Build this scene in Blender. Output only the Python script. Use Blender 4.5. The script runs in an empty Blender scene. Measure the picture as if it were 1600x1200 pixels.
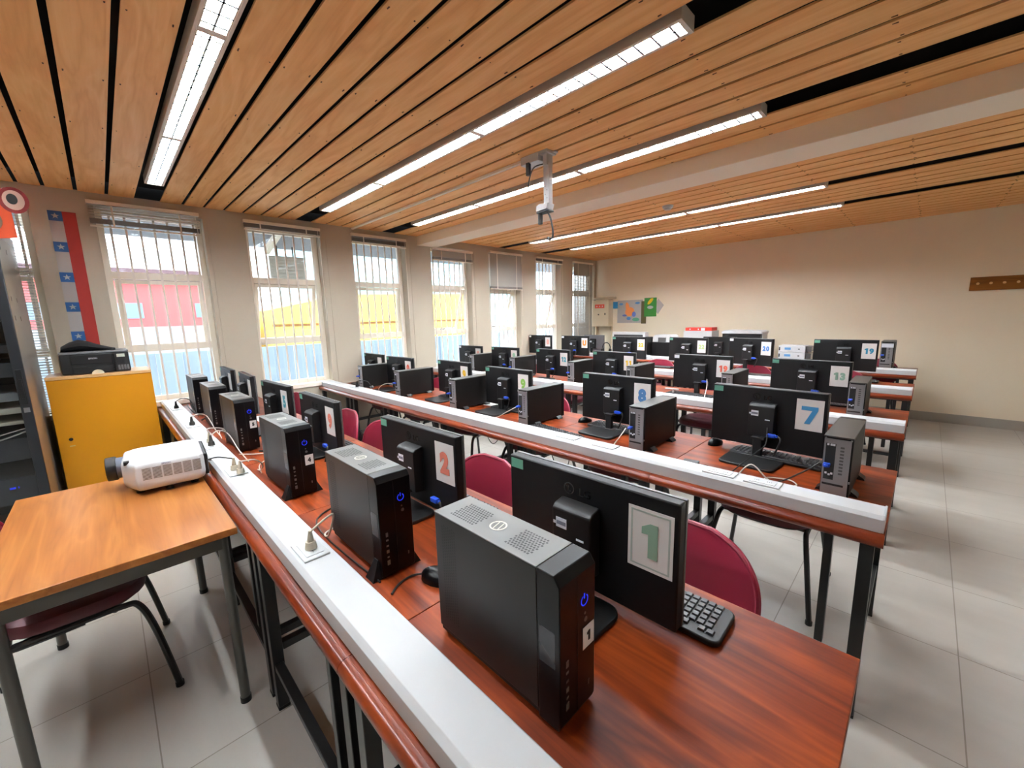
import bpy, bmesh, math, random
from mathutils import Vector, Matrix
random.seed(7)
R = math.radians
col = bpy.context.scene.collection
sc = bpy.context.scene

# ------------------------------------------------------------------ camera, world, exposure
CAMZ = 1.444
def _cam():
    F = 640.23; a, b, c = .7911, .1629, -.0258
    f = Vector((-math.sin(a)*math.cos(b), math.cos(a)*math.cos(b), -math.sin(b)))
    r = Vector((math.cos(a), math.sin(a), 0)); u = r.cross(f)
    r2 = r*math.cos(c)+u*math.sin(c); u2 = -r*math.sin(c)+u*math.cos(c)
    cd = bpy.data.cameras.new('camera'); cd.sensor_fit = 'HORIZONTAL'; cd.sensor_width = 36
    cd.lens = F/1600*36; cd.clip_start = .02; cd.clip_end = 200
    o = bpy.data.objects.new('camera', cd); col.objects.link(o)
    m = Matrix.Identity(4)
    for i in range(3):
        m[i][0] = r2[i]; m[i][1] = u2[i]; m[i][2] = -f[i]
    m[2][3] = CAMZ
    o.matrix_world = m
    sc.camera = o
_cam()
SKY = 2.7
TUBE = 62.0
w = bpy.data.worlds.new('sky'); sc.world = w; w.use_nodes = True
bg = w.node_tree.nodes['Background']; bg.inputs[0].default_value = (.86, .93, 1, 1); bg.inputs[1].default_value = SKY
sc.view_settings.view_transform = 'Standard'; sc.view_settings.look = 'None'
sc.view_settings.exposure = 1.5; sc.view_settings.gamma = 1; sc.view_settings.use_curve_mapping = False
sc.cycles.use_denoising = True
sc.cycles.max_bounces = 9; sc.cycles.diffuse_bounces = 5; sc.cycles.glossy_bounces = 4
sc.cycles.transparent_max_bounces = 16; sc.cycles.caustics_reflective = False; sc.cycles.caustics_refractive = False
sc.cycles.sample_clamp_indirect = 6

# ------------------------------------------------------------------ materials
def lin(c):
    return tuple(((x/255)/12.92 if x/255 <= .04045 else ((x/255+.055)/1.055)**2.4) for x in c)+(1,)
MATS = {}
def mat(name, rgb, rough=.5, metal=0, emit=0, spec=.5, noise=0, nscale=40, bump=0, coat=0):
    if name in MATS: return MATS[name]
    m = bpy.data.materials.new(name); m.use_nodes = True; nt = m.node_tree; p = nt.nodes['Principled BSDF']
    c = lin(rgb)
    p.inputs['Base Color'].default_value = c; p.inputs['Roughness'].default_value = rough
    p.inputs['Metallic'].default_value = metal; p.inputs['Specular IOR Level'].default_value = spec
    if coat: p.inputs['Coat Weight'].default_value = coat; p.inputs['Coat Roughness'].default_value = .08
    if emit: p.inputs['Emission Color'].default_value = c; p.inputs['Emission Strength'].default_value = emit
    if noise or bump:
        tc = nt.nodes.new('ShaderNodeTexCoord'); n = nt.nodes.new('ShaderNodeTexNoise')
        n.inputs['Scale'].default_value = nscale; n.inputs['Detail'].default_value = 4
        nt.links.new(tc.outputs['Object'], n.inputs['Vector'])
        if noise:
            mx = nt.nodes.new('ShaderNodeMix'); mx.data_type = 'RGBA'
            mx.inputs[6].default_value = tuple(x*(1-noise) for x in c[:3])+(1,)
            mx.inputs[7].default_value = tuple(min(1, x*(1+noise)) for x in c[:3])+(1,)
            nt.links.new(n.outputs['Fac'], mx.inputs[0]); nt.links.new(mx.outputs[2], p.inputs['Base Color'])
        if bump:
            b = nt.nodes.new('ShaderNodeBump'); b.inputs['Strength'].default_value = bump; b.inputs['Distance'].default_value = .002
            nt.links.new(n.outputs['Fac'], b.inputs['Height']); nt.links.new(b.outputs[0], p.inputs['Normal'])
    MATS[name] = m
    return m
def wood(name, dark, mid, light, axis=0, rough=.4, coat=0, stretch=.9, fine=22, plank=0, spec=.3):
    m = bpy.data.materials.new(name); m.use_nodes = True; nt = m.node_tree; p = nt.nodes['Principled BSDF']; L = nt.links.new
    tc = nt.nodes.new('ShaderNodeTexCoord'); mp = nt.nodes.new('ShaderNodeMapping')
    s = [fine*.35]*3; s[axis] = stretch; mp.inputs['Scale'].default_value = s
    L(tc.outputs['Object'], mp.inputs['Vector'])
    vec = mp.outputs[0]
    if plank:   # every plank gets its own piece of grain
        sx = nt.nodes.new('ShaderNodeSeparateXYZ'); L(tc.outputs['Object'], sx.inputs[0])
        mu = nt.nodes.new('ShaderNodeMath'); mu.operation = 'MULTIPLY'; mu.inputs[1].default_value = 1/plank
        L(sx.outputs[1 if axis == 0 else 0], mu.inputs[0])
        fl = nt.nodes.new('ShaderNodeMath'); fl.operation = 'FLOOR'; L(mu.outputs[0], fl.inputs[0])
        wn = nt.nodes.new('ShaderNodeTexWhiteNoise'); wn.noise_dimensions = '1D'; L(fl.outputs[0], wn.inputs['W'])
        sc2 = nt.nodes.new('ShaderNodeVectorMath'); sc2.operation = 'SCALE'; sc2.inputs['Scale'].default_value = 17
        L(wn.outputs['Color'], sc2.inputs[0])
        ad = nt.nodes.new('ShaderNodeVectorMath'); L(vec, ad.inputs[0]); L(sc2.outputs[0], ad.inputs[1]); vec = ad.outputs[0]
    n1 = nt.nodes.new('ShaderNodeTexNoise'); n1.inputs['Scale'].default_value = 1.1; n1.inputs['Detail'].default_value = 3; n1.inputs['Distortion'].default_value = .5
    L(vec, n1.inputs['Vector'])
    rg = nt.nodes.new('ShaderNodeMath'); rg.operation = 'MULTIPLY'; rg.inputs[1].default_value = 9; L(n1.outputs['Fac'], rg.inputs[0])
    fr = nt.nodes.new('ShaderNodeMath'); fr.operation = 'PINGPONG'; fr.inputs[1].default_value = 1; L(rg.outputs[0], fr.inputs[0])
    mp2 = nt.nodes.new('ShaderNodeMapping'); s2 = [fine*6]*3; s2[axis] = stretch*3; mp2.inputs['Scale'].default_value = s2
    L(tc.outputs['Object'], mp2.inputs['Vector'])
    n2 = nt.nodes.new('ShaderNodeTexNoise'); n2.inputs['Scale'].default_value = 1; n2.inputs['Detail'].default_value = 5; L(mp2.outputs[0], n2.inputs['Vector'])
    mixf = nt.nodes.new('ShaderNodeMix'); mixf.data_type = 'FLOAT'; mixf.inputs[0].default_value = .5
    L(fr.outputs[0], mixf.inputs[2]); L(n2.outputs['Fac'], mixf.inputs[3])
    cr = nt.nodes.new('ShaderNodeValToRGB'); e = cr.color_ramp.elements
    e[0].position = .12; e[0].color = lin(dark); e[1].position = .85; e[1].color = lin(light)
    x = e.new(.48); x.color = lin(mid)
    L(mixf.outputs[0], cr.inputs[0]); L(cr.outputs[0], p.inputs['Base Color'])
    p.inputs['Roughness'].default_value = rough; p.inputs['Specular IOR Level'].default_value = spec
    if coat: p.inputs['Coat Weight'].default_value = coat; p.inputs['Coat Roughness'].default_value = .12
    MATS[name] = m
    return m
M_CEIL = wood('ceiling_oak', (232, 166, 100), (242, 182, 114), (248, 194, 128), rough=.5, plank=.1605, stretch=1.1, fine=20)
M_CHERRY = wood('cherry_laminate', (72, 24, 5), (110, 41, 10), (140, 60, 18), rough=.42, spec=.22, stretch=1.3, fine=20)
M_CHERRYEDGE = wood('cherry_edge', (76, 24, 6), (108, 38, 10), (132, 54, 18), rough=.28, coat=.25, stretch=1.3, fine=20)
M_OAKTABLE = wood('honey_laminate', (134, 78, 36), (150, 92, 43), (164, 106, 53), axis=0, rough=.3, stretch=1.0, fine=24)
M_PEGWOOD = wood('peg_board_wood', (110, 62, 12), (134, 82, 22), (150, 96, 34), rough=.45)
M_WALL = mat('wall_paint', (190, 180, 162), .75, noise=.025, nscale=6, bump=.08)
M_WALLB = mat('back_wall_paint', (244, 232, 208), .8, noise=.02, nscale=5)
M_BEAM = mat('beam_paint', (250, 240, 220), .7)
M_BASE = mat('baseboard_grey', (168, 162, 152), .5, noise=.03, nscale=9)
M_WHITE = mat('white_plastic', (200, 202, 204), .38)
M_FRAMEW = mat('window_frame_cream', (246, 238, 224), .4)
M_BAR = mat('bar_grey', (240, 232, 222), .4)
M_GAP = mat('dark_void', (10, 10, 12), .9)
M_LAMPW = mat('lamp_housing', (222, 208, 194), .4)
M_REFL = mat('lamp_reflector', (246, 247, 248), .35)
M_LOUV = mat('lamp_louver', (150, 154, 160), .25, metal=1)
M_TUBE = mat('lit_tube', (238, 246, 251), .5, emit=TUBE)
M_BLACK = mat('black_plastic', (19, 19, 20), .45, spec=.35)
M_BLACKM = mat('black_matte', (13, 13, 15), .5, spec=.3, bump=.05, nscale=900)
M_GLOSS = mat('gloss_black', (8, 8, 10), .28, spec=.22)
M_SCREEN = mat('screen_glass', (6, 6, 8), .15)
M_EDGE = mat('bezel_edge_grey', (78, 78, 78), .3)
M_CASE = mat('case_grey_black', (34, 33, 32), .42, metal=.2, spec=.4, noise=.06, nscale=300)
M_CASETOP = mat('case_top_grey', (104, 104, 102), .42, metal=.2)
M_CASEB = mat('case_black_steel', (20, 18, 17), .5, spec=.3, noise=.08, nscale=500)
M_CASEBTOP = mat('case_lid_sheen', (66, 66, 64), .36, metal=.3)  # black lid lightened, its reflection is put into the colour
M_SILVER = mat('rear_plate_silver', (150, 150, 152), .35, metal=.6)
M_DKSLOT = mat('slot_dark', (18, 18, 18), .6)
M_STEELBLK = mat('black_painted_steel', (18, 18, 19), .35)
M_STEELGREY = mat('grey_painted_steel', (86, 84, 80), .32, metal=.5)
M_VINYL = mat('crimson_vinyl', (136, 32, 54), .34, bump=.15, nscale=700)
M_VINYLD = mat('maroon_vinyl', (84, 26, 38), .4, bump=.15, nscale=700)
M_PAPER = mat('card_paper', (226, 224, 222), .7)
M_PAPERB = mat('card_border_green', (172, 184, 178), .7)
M_BLUE = mat('plug_blue', (30, 76, 196), .35)
M_LED = mat('led_blue', (30, 50, 220), .4, emit=.35)
M_LEDO = mat('led_orange', (255, 140, 30), .4, emit=3)
M_KEY = mat('key_grey', (42, 42, 44), .42)
M_GREENST = mat('sticker_green', (96, 158, 136), .5, noise=.12, nscale=160)
M_WHITEST = mat('sticker_white', (226, 230, 238), .5)
M_CABLEK = mat('cable_black', (22, 22, 22), .45)
M_CABLEW = mat('cable_grey_white', (206, 200, 190), .45)
M_PLUGB = mat('plug_beige', (198, 190, 170), .45)
M_YELLOW = mat('cabinet_yellow', (204, 134, 4), .42)
M_STEEL = mat('brushed_steel', (186, 178, 170), .33, metal=.85, noise=.04, nscale=14)
M_RACK = mat('rack_black', (24, 27, 32), .35)
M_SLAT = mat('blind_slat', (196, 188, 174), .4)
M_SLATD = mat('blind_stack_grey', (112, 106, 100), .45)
M_SLATG = mat('blind_slat_grey', (178, 174, 166), .45)
M_RED = mat('ribbon_red', (158, 30, 18), .6)
M_RBLUE = mat('ribbon_blue', (26, 84, 144), .6)
M_RWHITE = mat('ribbon_white', (184, 180, 178), .6)
M_ORANGE = mat('paper_orange', (200, 66, 16), .65)
M_DKRED = mat('paper_dark_red', (122, 18, 16), .65)
M_TEAL = mat('paper_teal', (26, 126, 176), .6)
M_GREEN = mat('paper_green', (48, 128, 44), .6, noise=.1, nscale=20)
M_PYEL = mat('paper_yellow', (240, 204, 24), .6)
M_CREAMB = mat('panel_cream', (222, 208, 180), .5)
M_LAPTOP = mat('device_light_grey', (208, 208, 208), .4)

def floor_mat():
    m = bpy.data.materials.new('floor_tile'); m.use_nodes = True; nt = m.node_tree; p = nt.nodes['Principled BSDF']; L = nt.links.new
    tc = nt.nodes.new('ShaderNodeTexCoord'); mp = nt.nodes.new('ShaderNodeMapping')
    mp.inputs['Location'].default_value = (-.225+60*.6, .045+60*.6, 0); L(tc.outputs['Object'], mp.inputs[0])
    br = nt.nodes.new('ShaderNodeTexBrick'); br.offset = 0; br.squash = 1
    br.inputs['Scale'].default_value = 1; br.inputs['Brick Width'].default_value = .6; br.inputs['Row Height'].default_value = .6
    br.inputs['Mortar Size'].default_value = .0022; br.inputs['Mortar Smooth'].default_value = .1; br.inputs['Bias'].default_value = 0
    br.inputs['Color1'].default_value = lin((184, 179, 171)); br.inputs['Color2'].default_value = lin((179, 174, 166)); br.inputs['Mortar'].default_value = lin((140, 132, 122))
    L(mp.outputs[0], br.inputs[0])
    mp2 = nt.nodes.new('ShaderNodeMapping'); mp2.inputs['Scale'].default_value = (1.5, 7, 1); L(tc.outputs['Object'], mp2.inputs[0])
    n = nt.nodes.new('ShaderNodeTexNoise'); n.inputs['Scale'].default_value = 1.6; n.inputs['Detail'].default_value = 5; L(mp2.outputs[0], n.inputs[0])
    mx = nt.nodes.new('ShaderNodeMix'); mx.data_type = 'RGBA'; mx.blend_type = 'MULTIPLY'; mx.inputs[0].default_value = .22
    L(br.outputs[0], mx.inputs[6]); L(n.outputs['Color'], mx.inputs[7])
    L(br.outputs[0], mx.inputs[6]); cr = nt.nodes.new('ShaderNodeValToRGB'); cr.color_ramp.elements[0].color = (.72, .7, .68, 1); cr.color_ramp.elements[0].position = .3; cr.color_ramp.elements[1].color = (1, 1, 1, 1); cr.color_ramp.elements[1].position = .7
    L(n.outputs['Fac'], cr.inputs[0]); L(cr.outputs[0], mx.inputs[7]); L(mx.outputs[2], p.inputs['Base Color'])
    p.inputs['Roughness'].default_value = .3; p.inputs['Specular IOR Level'].default_value = .4
    return m
M_FLOOR = floor_mat()
def facing_fac(nt):
    lw = nt.nodes.new('ShaderNodeLayerWeight'); lw.inputs['Blend'].default_value = .5
    pw = nt.nodes.new('ShaderNodeMath'); pw.operation = 'POWER'; pw.inputs[1].default_value = 4; nt.links.new(lw.outputs['Facing'], pw.inputs[0])
    ma = nt.nodes.new('ShaderNodeMath'); ma.operation = 'MULTIPLY_ADD'; ma.inputs[1].default_value = .8; ma.inputs[2].default_value = .035; nt.links.new(pw.outputs[0], ma.inputs[0])
    return ma
def glass_mat():
    m = bpy.data.materials.new('window_glass'); m.use_nodes = True; nt = m.node_tree; nt.nodes.clear(); L = nt.links.new
    o = nt.nodes.new('ShaderNodeOutputMaterial'); t = nt.nodes.new('ShaderNodeBsdfTransparent'); g = nt.nodes.new('ShaderNodeBsdfGlossy')
    t.inputs[0].default_value = (.93, .96, .97, 1); g.inputs['Roughness'].default_value = .03
    f = facing_fac(nt)
    mx = nt.nodes.new('ShaderNodeMixShader'); L(f.outputs[0], mx.inputs[0]); L(t.outputs[0], mx.inputs[1]); L(g.outputs[0], mx.inputs[2]); L(mx.outputs[0], o.inputs[0])
    return m
M_GLASS = glass_mat()
def smoked():
    m = bpy.data.materials.new('smoked_glass'); m.use_nodes = True; nt = m.node_tree; nt.nodes.clear(); L = nt.links.new
    o = nt.nodes.new('ShaderNodeOutputMaterial'); t = nt.nodes.new('ShaderNodeBsdfTransparent'); g = nt.nodes.new('ShaderNodeBsdfGlossy')
    t.inputs[0].default_value = (.8, .82, .84, 1); g.inputs['Roughness'].default_value = .05
    f = facing_fac(nt)
    mx = nt.nodes.new('ShaderNodeMixShader'); L(f.outputs[0], mx.inputs[0]); L(t.outputs[0], mx.inputs[1]); L(g.outputs[0], mx.inputs[2]); L(mx.outputs[0], o.inputs[0])
    return m
M_SMOKE = smoked()

# ------------------------------------------------------------------ mesh helpers
class MB:
    def __init__(s): s.v = []; s.f = []; s.mi = []; s.T = None
    def add(s, vs, fs, mi=0):
        b = len(s.v)
        for p in vs:
            p = Vector(p)
            if s.T is not None: p = s.T @ p
            s.v.append(p)
        for f in fs: s.f.append([b+i for i in f]); s.mi.append(mi)
        return s
    def box(s, x0, x1, y0, y1, z0, z1, mi=0):
        return s.add([(x0,y0,z0),(x1,y0,z0),(x1,y1,z0),(x0,y1,z0),(x0,y0,z1),(x1,y0,z1),(x1,y1,z1),(x0,y1,z1)],
              [(3,2,1,0),(4,5,6,7),(0,1,5,4),(1,2,6,5),(2,3,7,6),(3,0,4,7)], mi)
    def prism(s, pts, axis, a, b, mi=0):
        """pts 2D polygon (counter-clockwise), extruded from a to b along axis"""
        n = len(pts)
        def P(p, d):
            return {'x': (d, p[0], p[1]), 'y': (p[0], d, p[1]), 'z': (p[0], p[1], d)}[axis]
        vs = [P(p, a) for p in pts]+[P(p, b) for p in pts]
        fs = [tuple(range(n-1, -1, -1)), tuple(range(n, 2*n))]+[(i, (i+1) % n, n+(i+1) % n, n+i) for i in range(n)]
        if axis == 'y': fs = [tuple(reversed(f)) for f in fs]
        return s.add(vs, fs, mi)
    def cyl(s, p0, p1, r0, r1=None, n=16, mi=0, cap=True):
        r1 = r0 if r1 is None else r1
        p0 = Vector(p0); p1 = Vector(p1); d = (p1-p0).normalized()
        a = Vector((0, 0, 1)) if abs(d.z) < .9 else Vector((1, 0, 0)); u = d.cross(a).normalized(); v = d.cross(u)
        vs = [p0+(u*math.cos(t)+v*math.sin(t))*r0 for t in (2*math.pi*i/n for i in range(n))]
        vs += [p1+(u*math.cos(t)+v*math.sin(t))*r1 for t in (2*math.pi*i/n for i in range(n))]
        fs = [(i, n+i, n+(i+1) % n, (i+1) % n) for i in range(n)]
        if cap: fs += [tuple(range(n)), tuple(range(2*n-1, n-1, -1))]
        return s.add(vs, fs, mi)
    def tube(s, pts, r, n=8, mi=0, sub=6):
        """smooth round tube through the points"""
        P = [Vector(p) for p in pts]
        if sub > 1 and len(P) > 2:
            Q = []
            for i in range(len(P)-1):
                a = P[max(i-1, 0)]; b = P[i]; c = P[i+1]; d = P[min(i+2, len(P)-1)]
                for k in range(sub):
                    t = k/sub
                    Q.append(.5*((2*b)+(c-a)*t+(2*a-5*b+4*c-d)*t*t+(3*b-a-3*c+d)*t**3))
            Q.append(P[-1]); P = Q
        u = None; vs = []
        for i, p in enumerate(P):
            d = (P[min(i+1, len(P)-1)]-P[max(i-1, 0)])
            if d.length < 1e-9: d = Vector((0, 0, 1))
            d.normalize()
            if u is None:
                a = Vector((0, 0, 1)) if abs(d.z) < .9 else Vector((1, 0, 0)); u = d.cross(a).normalized()
            else: u = (u-d*u.dot(d)).normalized()
            v = d.cross(u)
            vs += [p+(u*math.cos(t)+v*math.sin(t))*r for t in (2*math.pi*k/n for k in range(n))]
        fs = []
        for i in range(len(P)-1):
            for k in range(n):
                a = i*n+k; b = i*n+(k+1) % n; fs.append((a, a+n, b+n, b))
        fs += [tuple(range(n)), tuple(range(len(vs)-1, len(vs)-n-1, -1))]
        return s.add(vs, fs, mi)
    def build(s, name, mats, parent=None, bevel=0, seg=2, smooth=True, loc=None):
        if not isinstance(mats, (list, tuple)): mats = [mats]
        me = bpy.data.meshes.new(name); me.from_pydata([tuple(p) for p in s.v], [], s.f)
        for m in mats: me.materials.append(m)
        me.polygons.foreach_set('material_index', s.mi)
        me.update()
        if smooth:
            me.shade_smooth(); me.set_sharp_from_angle(angle=R(35))
        o = bpy.data.objects.new(name, me); col.objects.link(o)
        if parent: o.parent = parent
        if loc: o.location = loc
        if bevel:
            b = o.modifiers.new('bevel', 'BEVEL'); b.width = bevel; b.segments = seg; b.limit_method = 'ANGLE'; b.angle_limit = R(40); b.harden_normals = False
        return o
def tag(o, label=None, cat=None, group=None, kind=None):
    if label: o['label'] = label
    if cat: o['category'] = cat
    if group: o['group'] = group
    if kind: o['kind'] = kind
    return o
def empty(name, loc, rz=0, label=None, cat=None, group=None):
    o = bpy.data.objects.new(name, None); col.objects.link(o); o.location = loc; o.rotation_euler = (0, 0, rz)
    o.empty_display_size = .05
    return tag(o, label, cat, group)
def copy_tree(o, parent=None):
    c = o.copy(); col.objects.link(c); c.parent = parent
    for ch in list(o.children): copy_tree(ch, c)
    return c
def struct(o): o['kind'] = 'structure'; return o
_tc = {}
def text_geo(s, size, bold=.02):
    """vertices and faces of a flat-fronted extruded word, centred, in the XY plane"""
    k = (s, size, bold)
    if k in _tc: return _tc[k]
    cu = bpy.data.curves.new('t', 'FONT'); cu.body = s; cu.size = size; cu.offset = bold*size; cu.extrude = .0004
    cu.align_x = 'CENTER'; cu.align_y = 'CENTER'; cu.resolution_u = 4
    o = bpy.data.objects.new('t', cu); col.objects.link(o); bpy.context.view_layer.update()
    me = bpy.data.meshes.new_from_object(o.evaluated_get(bpy.context.evaluated_depsgraph_get()))
    vs = [tuple(v.co) for v in me.vertices]; fs = [tuple(p.vertices) for p in me.polygons]
    if vs:
        cx = (min(v[0] for v in vs)+max(v[0] for v in vs))/2; cy = (min(v[1] for v in vs)+max(v[1] for v in vs))/2
        vs = [(v[0]-cx, v[1]-cy, v[2]) for v in vs]
    bpy.data.objects.remove(o); bpy.data.curves.remove(cu); bpy.data.meshes.remove(me)
    _tc[k] = (vs, fs)
    return _tc[k]
FACE_Y = Matrix(((1,0,0,0),(0,0,-1,0),(0,1,0,0),(0,0,0,1)))     # text faces -Y
FACE_X = Matrix(((0,0,1,0),(1,0,0,0),(0,1,0,0),(0,0,0,1)))      # text faces +X
def put_text(mb, s, size, T, mi=0, bold=.02, wide=1):
    vs, fs = text_geo(s, size, bold)
    old = mb.T; mb.T = (old if old is not None else Matrix.Identity(4)) @ T @ Matrix.Diagonal((wide, 1, 1, 1)); mb.add(vs, fs, mi); mb.T = old

# ------------------------------------------------------------------ room shell
XL, XR, YN, YF, ZC = -4.88, 2.3, -2.6, 7.32, 2.52
struct(MB().box(XL-.25, XR+.2, YN-.2, YF+.2, -.12, 0).build('floor', M_FLOOR))
struct(MB().box(XL-.25, XR+.2, YF, YF+.15, 0, 2.8).build('wall_back', M_WALLB))
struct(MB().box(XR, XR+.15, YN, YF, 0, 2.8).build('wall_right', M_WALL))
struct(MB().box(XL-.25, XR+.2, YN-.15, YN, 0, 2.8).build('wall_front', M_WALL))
WIN = [(-.98, -.27), (.09, .81), (1.15, 1.87), (2.235, 2.935), (3.325, 4.025), (4.385, 5.085), (5.47, 6.17), (6.53, 7.25)]
WZ0, WZ1 = .715, 2.42
wl = MB(); ys = [YN]+[v for p in WIN for v in p]+[YF]
wl.box(XL-.2, XL, YN, YF, 0, WZ0); wl.box(XL-.2, XL, YN, YF, WZ1, ZC+.006); wl.box(XL-.2, XL-.02, YN, YF, ZC+.006, ZC+.14, 1)
for i in range(0, len(ys), 2): wl.box(XL-.2, XL, ys[i], ys[i+1], WZ0, WZ1)
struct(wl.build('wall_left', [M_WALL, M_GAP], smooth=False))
struct(MB().box(XL, XR, YF-.012, YF, 0, .115).build('baseboard_back', M_BASE, bevel=.002))
struct(MB().box(XR-.012, XR, YN, YF-.012, 0, .115).build('baseboard_right', M_BASE, bevel=.002))
struct(MB().box(XL, XL+.012, YN, YF-.012, 0, .1).build('baseboard_left', M_BASE, bevel=.002))
# ceiling planks, slots and void
slots = [(-.76, -.59), (.35, .52), (1.62, 1.79), (2.62, 2.80), (3.61, 3.78), (4.589, 4.753), (5.555, 5.744)]
gaps_c = [-2.4, -2.23, -2.06, -1.89, -1.72, -1.55, -1.38, -1.21, -1.04, -.87, -.42, -.30, -.167, .005, .182, .677, .834, .991, 1.148, 1.306, 1.463, 1.953, 2.122, 2.293, 2.46, 2.955,
          3.937, 4.095, 4.247, 4.428, 4.915, 5.08, 5.24, 5.40, 5.90, 6.06, 6.22, 6.38, 6.54, 6.70, 6.86, 7.02, 7.18]
cuts = sorted([(a, b) for a, b in slots]+[(g-.0115, g+.0115) for g in gaps_c]+[(3.117, 3.42)])
edges = [YN]+[v for c in cuts for v in c]+[YF]
ce = MB()
for i in range(0, len(edges), 2):
    a, b = edges[i], edges[i+1]
    ce.box(XL, XR, a, b, ZC, ZC+.009, 0)
    if b-a > .08:
        for jx in [XL+.35+.62*k for k in range(12)]:
            for yy in (a+.016, b-.016):
                ce.cyl((jx+random.uniform(-.02, .02), yy, ZC+.001), (jx, yy, ZC-.0006), .0028, n=6, mi=1)
struct(ce.build('ceiling', [M_CEIL, mat('nail_hole', (96, 60, 34), .7)], smooth=False))
struct(MB().box(XL, XR, YN, YF, ZC+.10, ZC+.14).build('ceiling', M_GAP))
struct(MB().box(XL, XR, 3.117, 3.42, 2.407, ZC+.09).build('trim_1', M_BEAM, bevel=.004))
struct(MB().box(XL-.02, XL, 3.05, 3.5, 2.2, 2.5).build('trim_2', M_WALL)) if False else None

# windows: frame, sashes, glass, bars, stool
XF = XL-.11
def window(i, y0, y1, ang):
    fr = MB(); a, b = XF-.05, XF; t = .045
    fr.box(a, b, y0, y0+t, WZ0+.045, WZ1); fr.box(a, b, y1-t, y1, WZ0+.045, WZ1)
    fr.box(a, b, y0+t, y1-t, WZ1-.05, WZ1); fr.box(a, b, y0+t, y1-t, WZ0+.045, .80)
    fr.box(a, b, y0+t, y1-t, 1.855, 1.915); fr.box(a, b, y0+t, y1-t, 1.215, 1.28)
    root = fr.build('window_%d' % i, M_FRAMEW, bevel=.003); struct(root)
    MB().box(XF-.05, XL+.012, y0-.005, y1+.005, WZ0, WZ0+.045).build('window_sill', M_FRAMEW, root, bevel=.004)
    MB().box(XF-.028, XF-.022, y0+t, y1-t, .80, 1.215).build('glass_pane', M_GLASS, root)
    MB().box(XF-.028, XF-.022, y0+t, y1-t, 1.915, WZ1-.05).build('glass_pane', M_GLASS, root)
    # awning sash hinged at its top
    T = Matrix.Translation((XF-.02, 0, 1.85)) @ Matrix.Rotation(R(ang), 4, 'Y')
    s = MB(); s.T = T; y2, y3 = y0+t+.006, y1-t-.006; q = .035
    s.box(-.03, 0, y2, y2+q, -.625, 0); s.box(-.03, 0, y3-q, y3, -.625, 0); s.box(-.03, 0, y2+q, y3-q, -q, 0); s.box(-.03, 0, y2+q, y3-q, -.625, -.625+q)
    sa = s.build('sash', M_FRAMEW, root, bevel=.003)
    g = MB(); g.T = T; g.box(-.018, -.012, y2+q, y3-q, -.625+q, -q); g.build('glass_pane', M_GLASS, sa)
    h = MB(); h.T = T; ym = (y0+y1)/2; h.box(0, .018, ym-.012, ym+.012, -.612, -.598); h.cyl((.016, ym-.008, -.605), (.016, ym+.05, -.592), .005, n=8); h.build('sash_handle', M_STEELGREY, sa)
    n = 7
    for k in range(n):
        yy = y0+(k+1)*(y1-y0)/(n+.6)-.01
        MB().box(XF+.03, XF+.040, yy-.008, yy+.008, WZ0+.046, WZ1).build('window_bar', M_BAR, root)
    return root
angs = [0, 3, 14, 2, 20, 20, 16, 0]
for i, (a, b) in enumerate(WIN): window(i+1, a, b, angs[i])
# conduit lines on the piers
for k, yy in enumerate((.845, 1.93, 3.0, 4.09)):
    struct(MB().tube([(XL+.004, yy, WZ0), (XL+.004, yy, 2.4)], .0035, n=6).build('trim_%d' % (k+2), M_WALL))

# blinds
def blind(y0, y1, ztop, zstack, mode, label, zbot=None):
    root = empty('venetian_blind', (XL+.035, (y0+y1)/2, 0), 0, label, 'blind')
    hy = (y1-y0)/2
    MB().box(-.022, .022, -hy, hy, ztop-.03, ztop).build('head_rail', M_FRAMEW, root, bevel=.002)
    if mode == 'stack':
        mb = MB(); z = ztop-.034
        while z > zstack+.05:
            mb.box(-.013, .013, -hy+.006, hy-.006, z-.003, z); z -= .022 if zstack < 2.27 and y0 < .5 else .008
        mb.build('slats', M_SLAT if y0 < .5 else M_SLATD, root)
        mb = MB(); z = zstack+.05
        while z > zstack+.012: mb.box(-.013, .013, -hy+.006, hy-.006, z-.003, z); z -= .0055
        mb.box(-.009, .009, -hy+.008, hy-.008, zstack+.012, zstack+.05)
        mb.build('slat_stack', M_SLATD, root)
        zb = zstack
    else:
        mb = MB(); z = ztop-.04
        lim = zstack
        while z > lim:
            T = Matrix.Translation((0, 0, z)) @ Matrix.Rotation(R(64 if mode == 'closed' or z > (zbot or 9) else (48 if y0 > 5 else 14)), 4, 'Y')
            mb.T = T; mb.box(-.0125, .0125, -hy+.006, hy-.006, -.0006, .0006); z -= .021
        mb.T = None
        mb.build('slats', M_SLATG, root)
        zb = zstack-.012
        if mode == 'closed' and y0 < 5.2: MB().box(-.014, .014, -hy+.006, hy-.006, zb-.002, zb+.03).build('slat_stack', M_SLATD, root)
    MB().box(-.014, .014, -hy+.004, hy-.004, zb-.014, zb-.002).build('bottom_rail', M_FRAMEW, root, bevel=.002)
    cd = MB()
    for yy in (-hy*.6, hy*.6): cd.box(-.0155, -.0145, yy-.002, yy+.002, zb, ztop-.03); cd.box(.0145, .0155, yy-.006, yy+.006, zb, ztop-.03)
    cd.build('ladder_cord', M_FRAMEW, root)
    MB().tube([(.02, hy-.03, ztop-.03), (.022, hy-.02, ztop-.4), (.02, hy-.022, 1.45)], .0018, n=5).build('pull_cord', M_FRAMEW, root)
    return root
blind(-.99, -.30, 2.40, .80, 'open', 'lowered blind with open slats on the window beside the steel server rack')
blind(.05, .78, 2.455, 2.265, 'stack', 'raised blind with loosely spread slats above the window over the printer')
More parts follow.
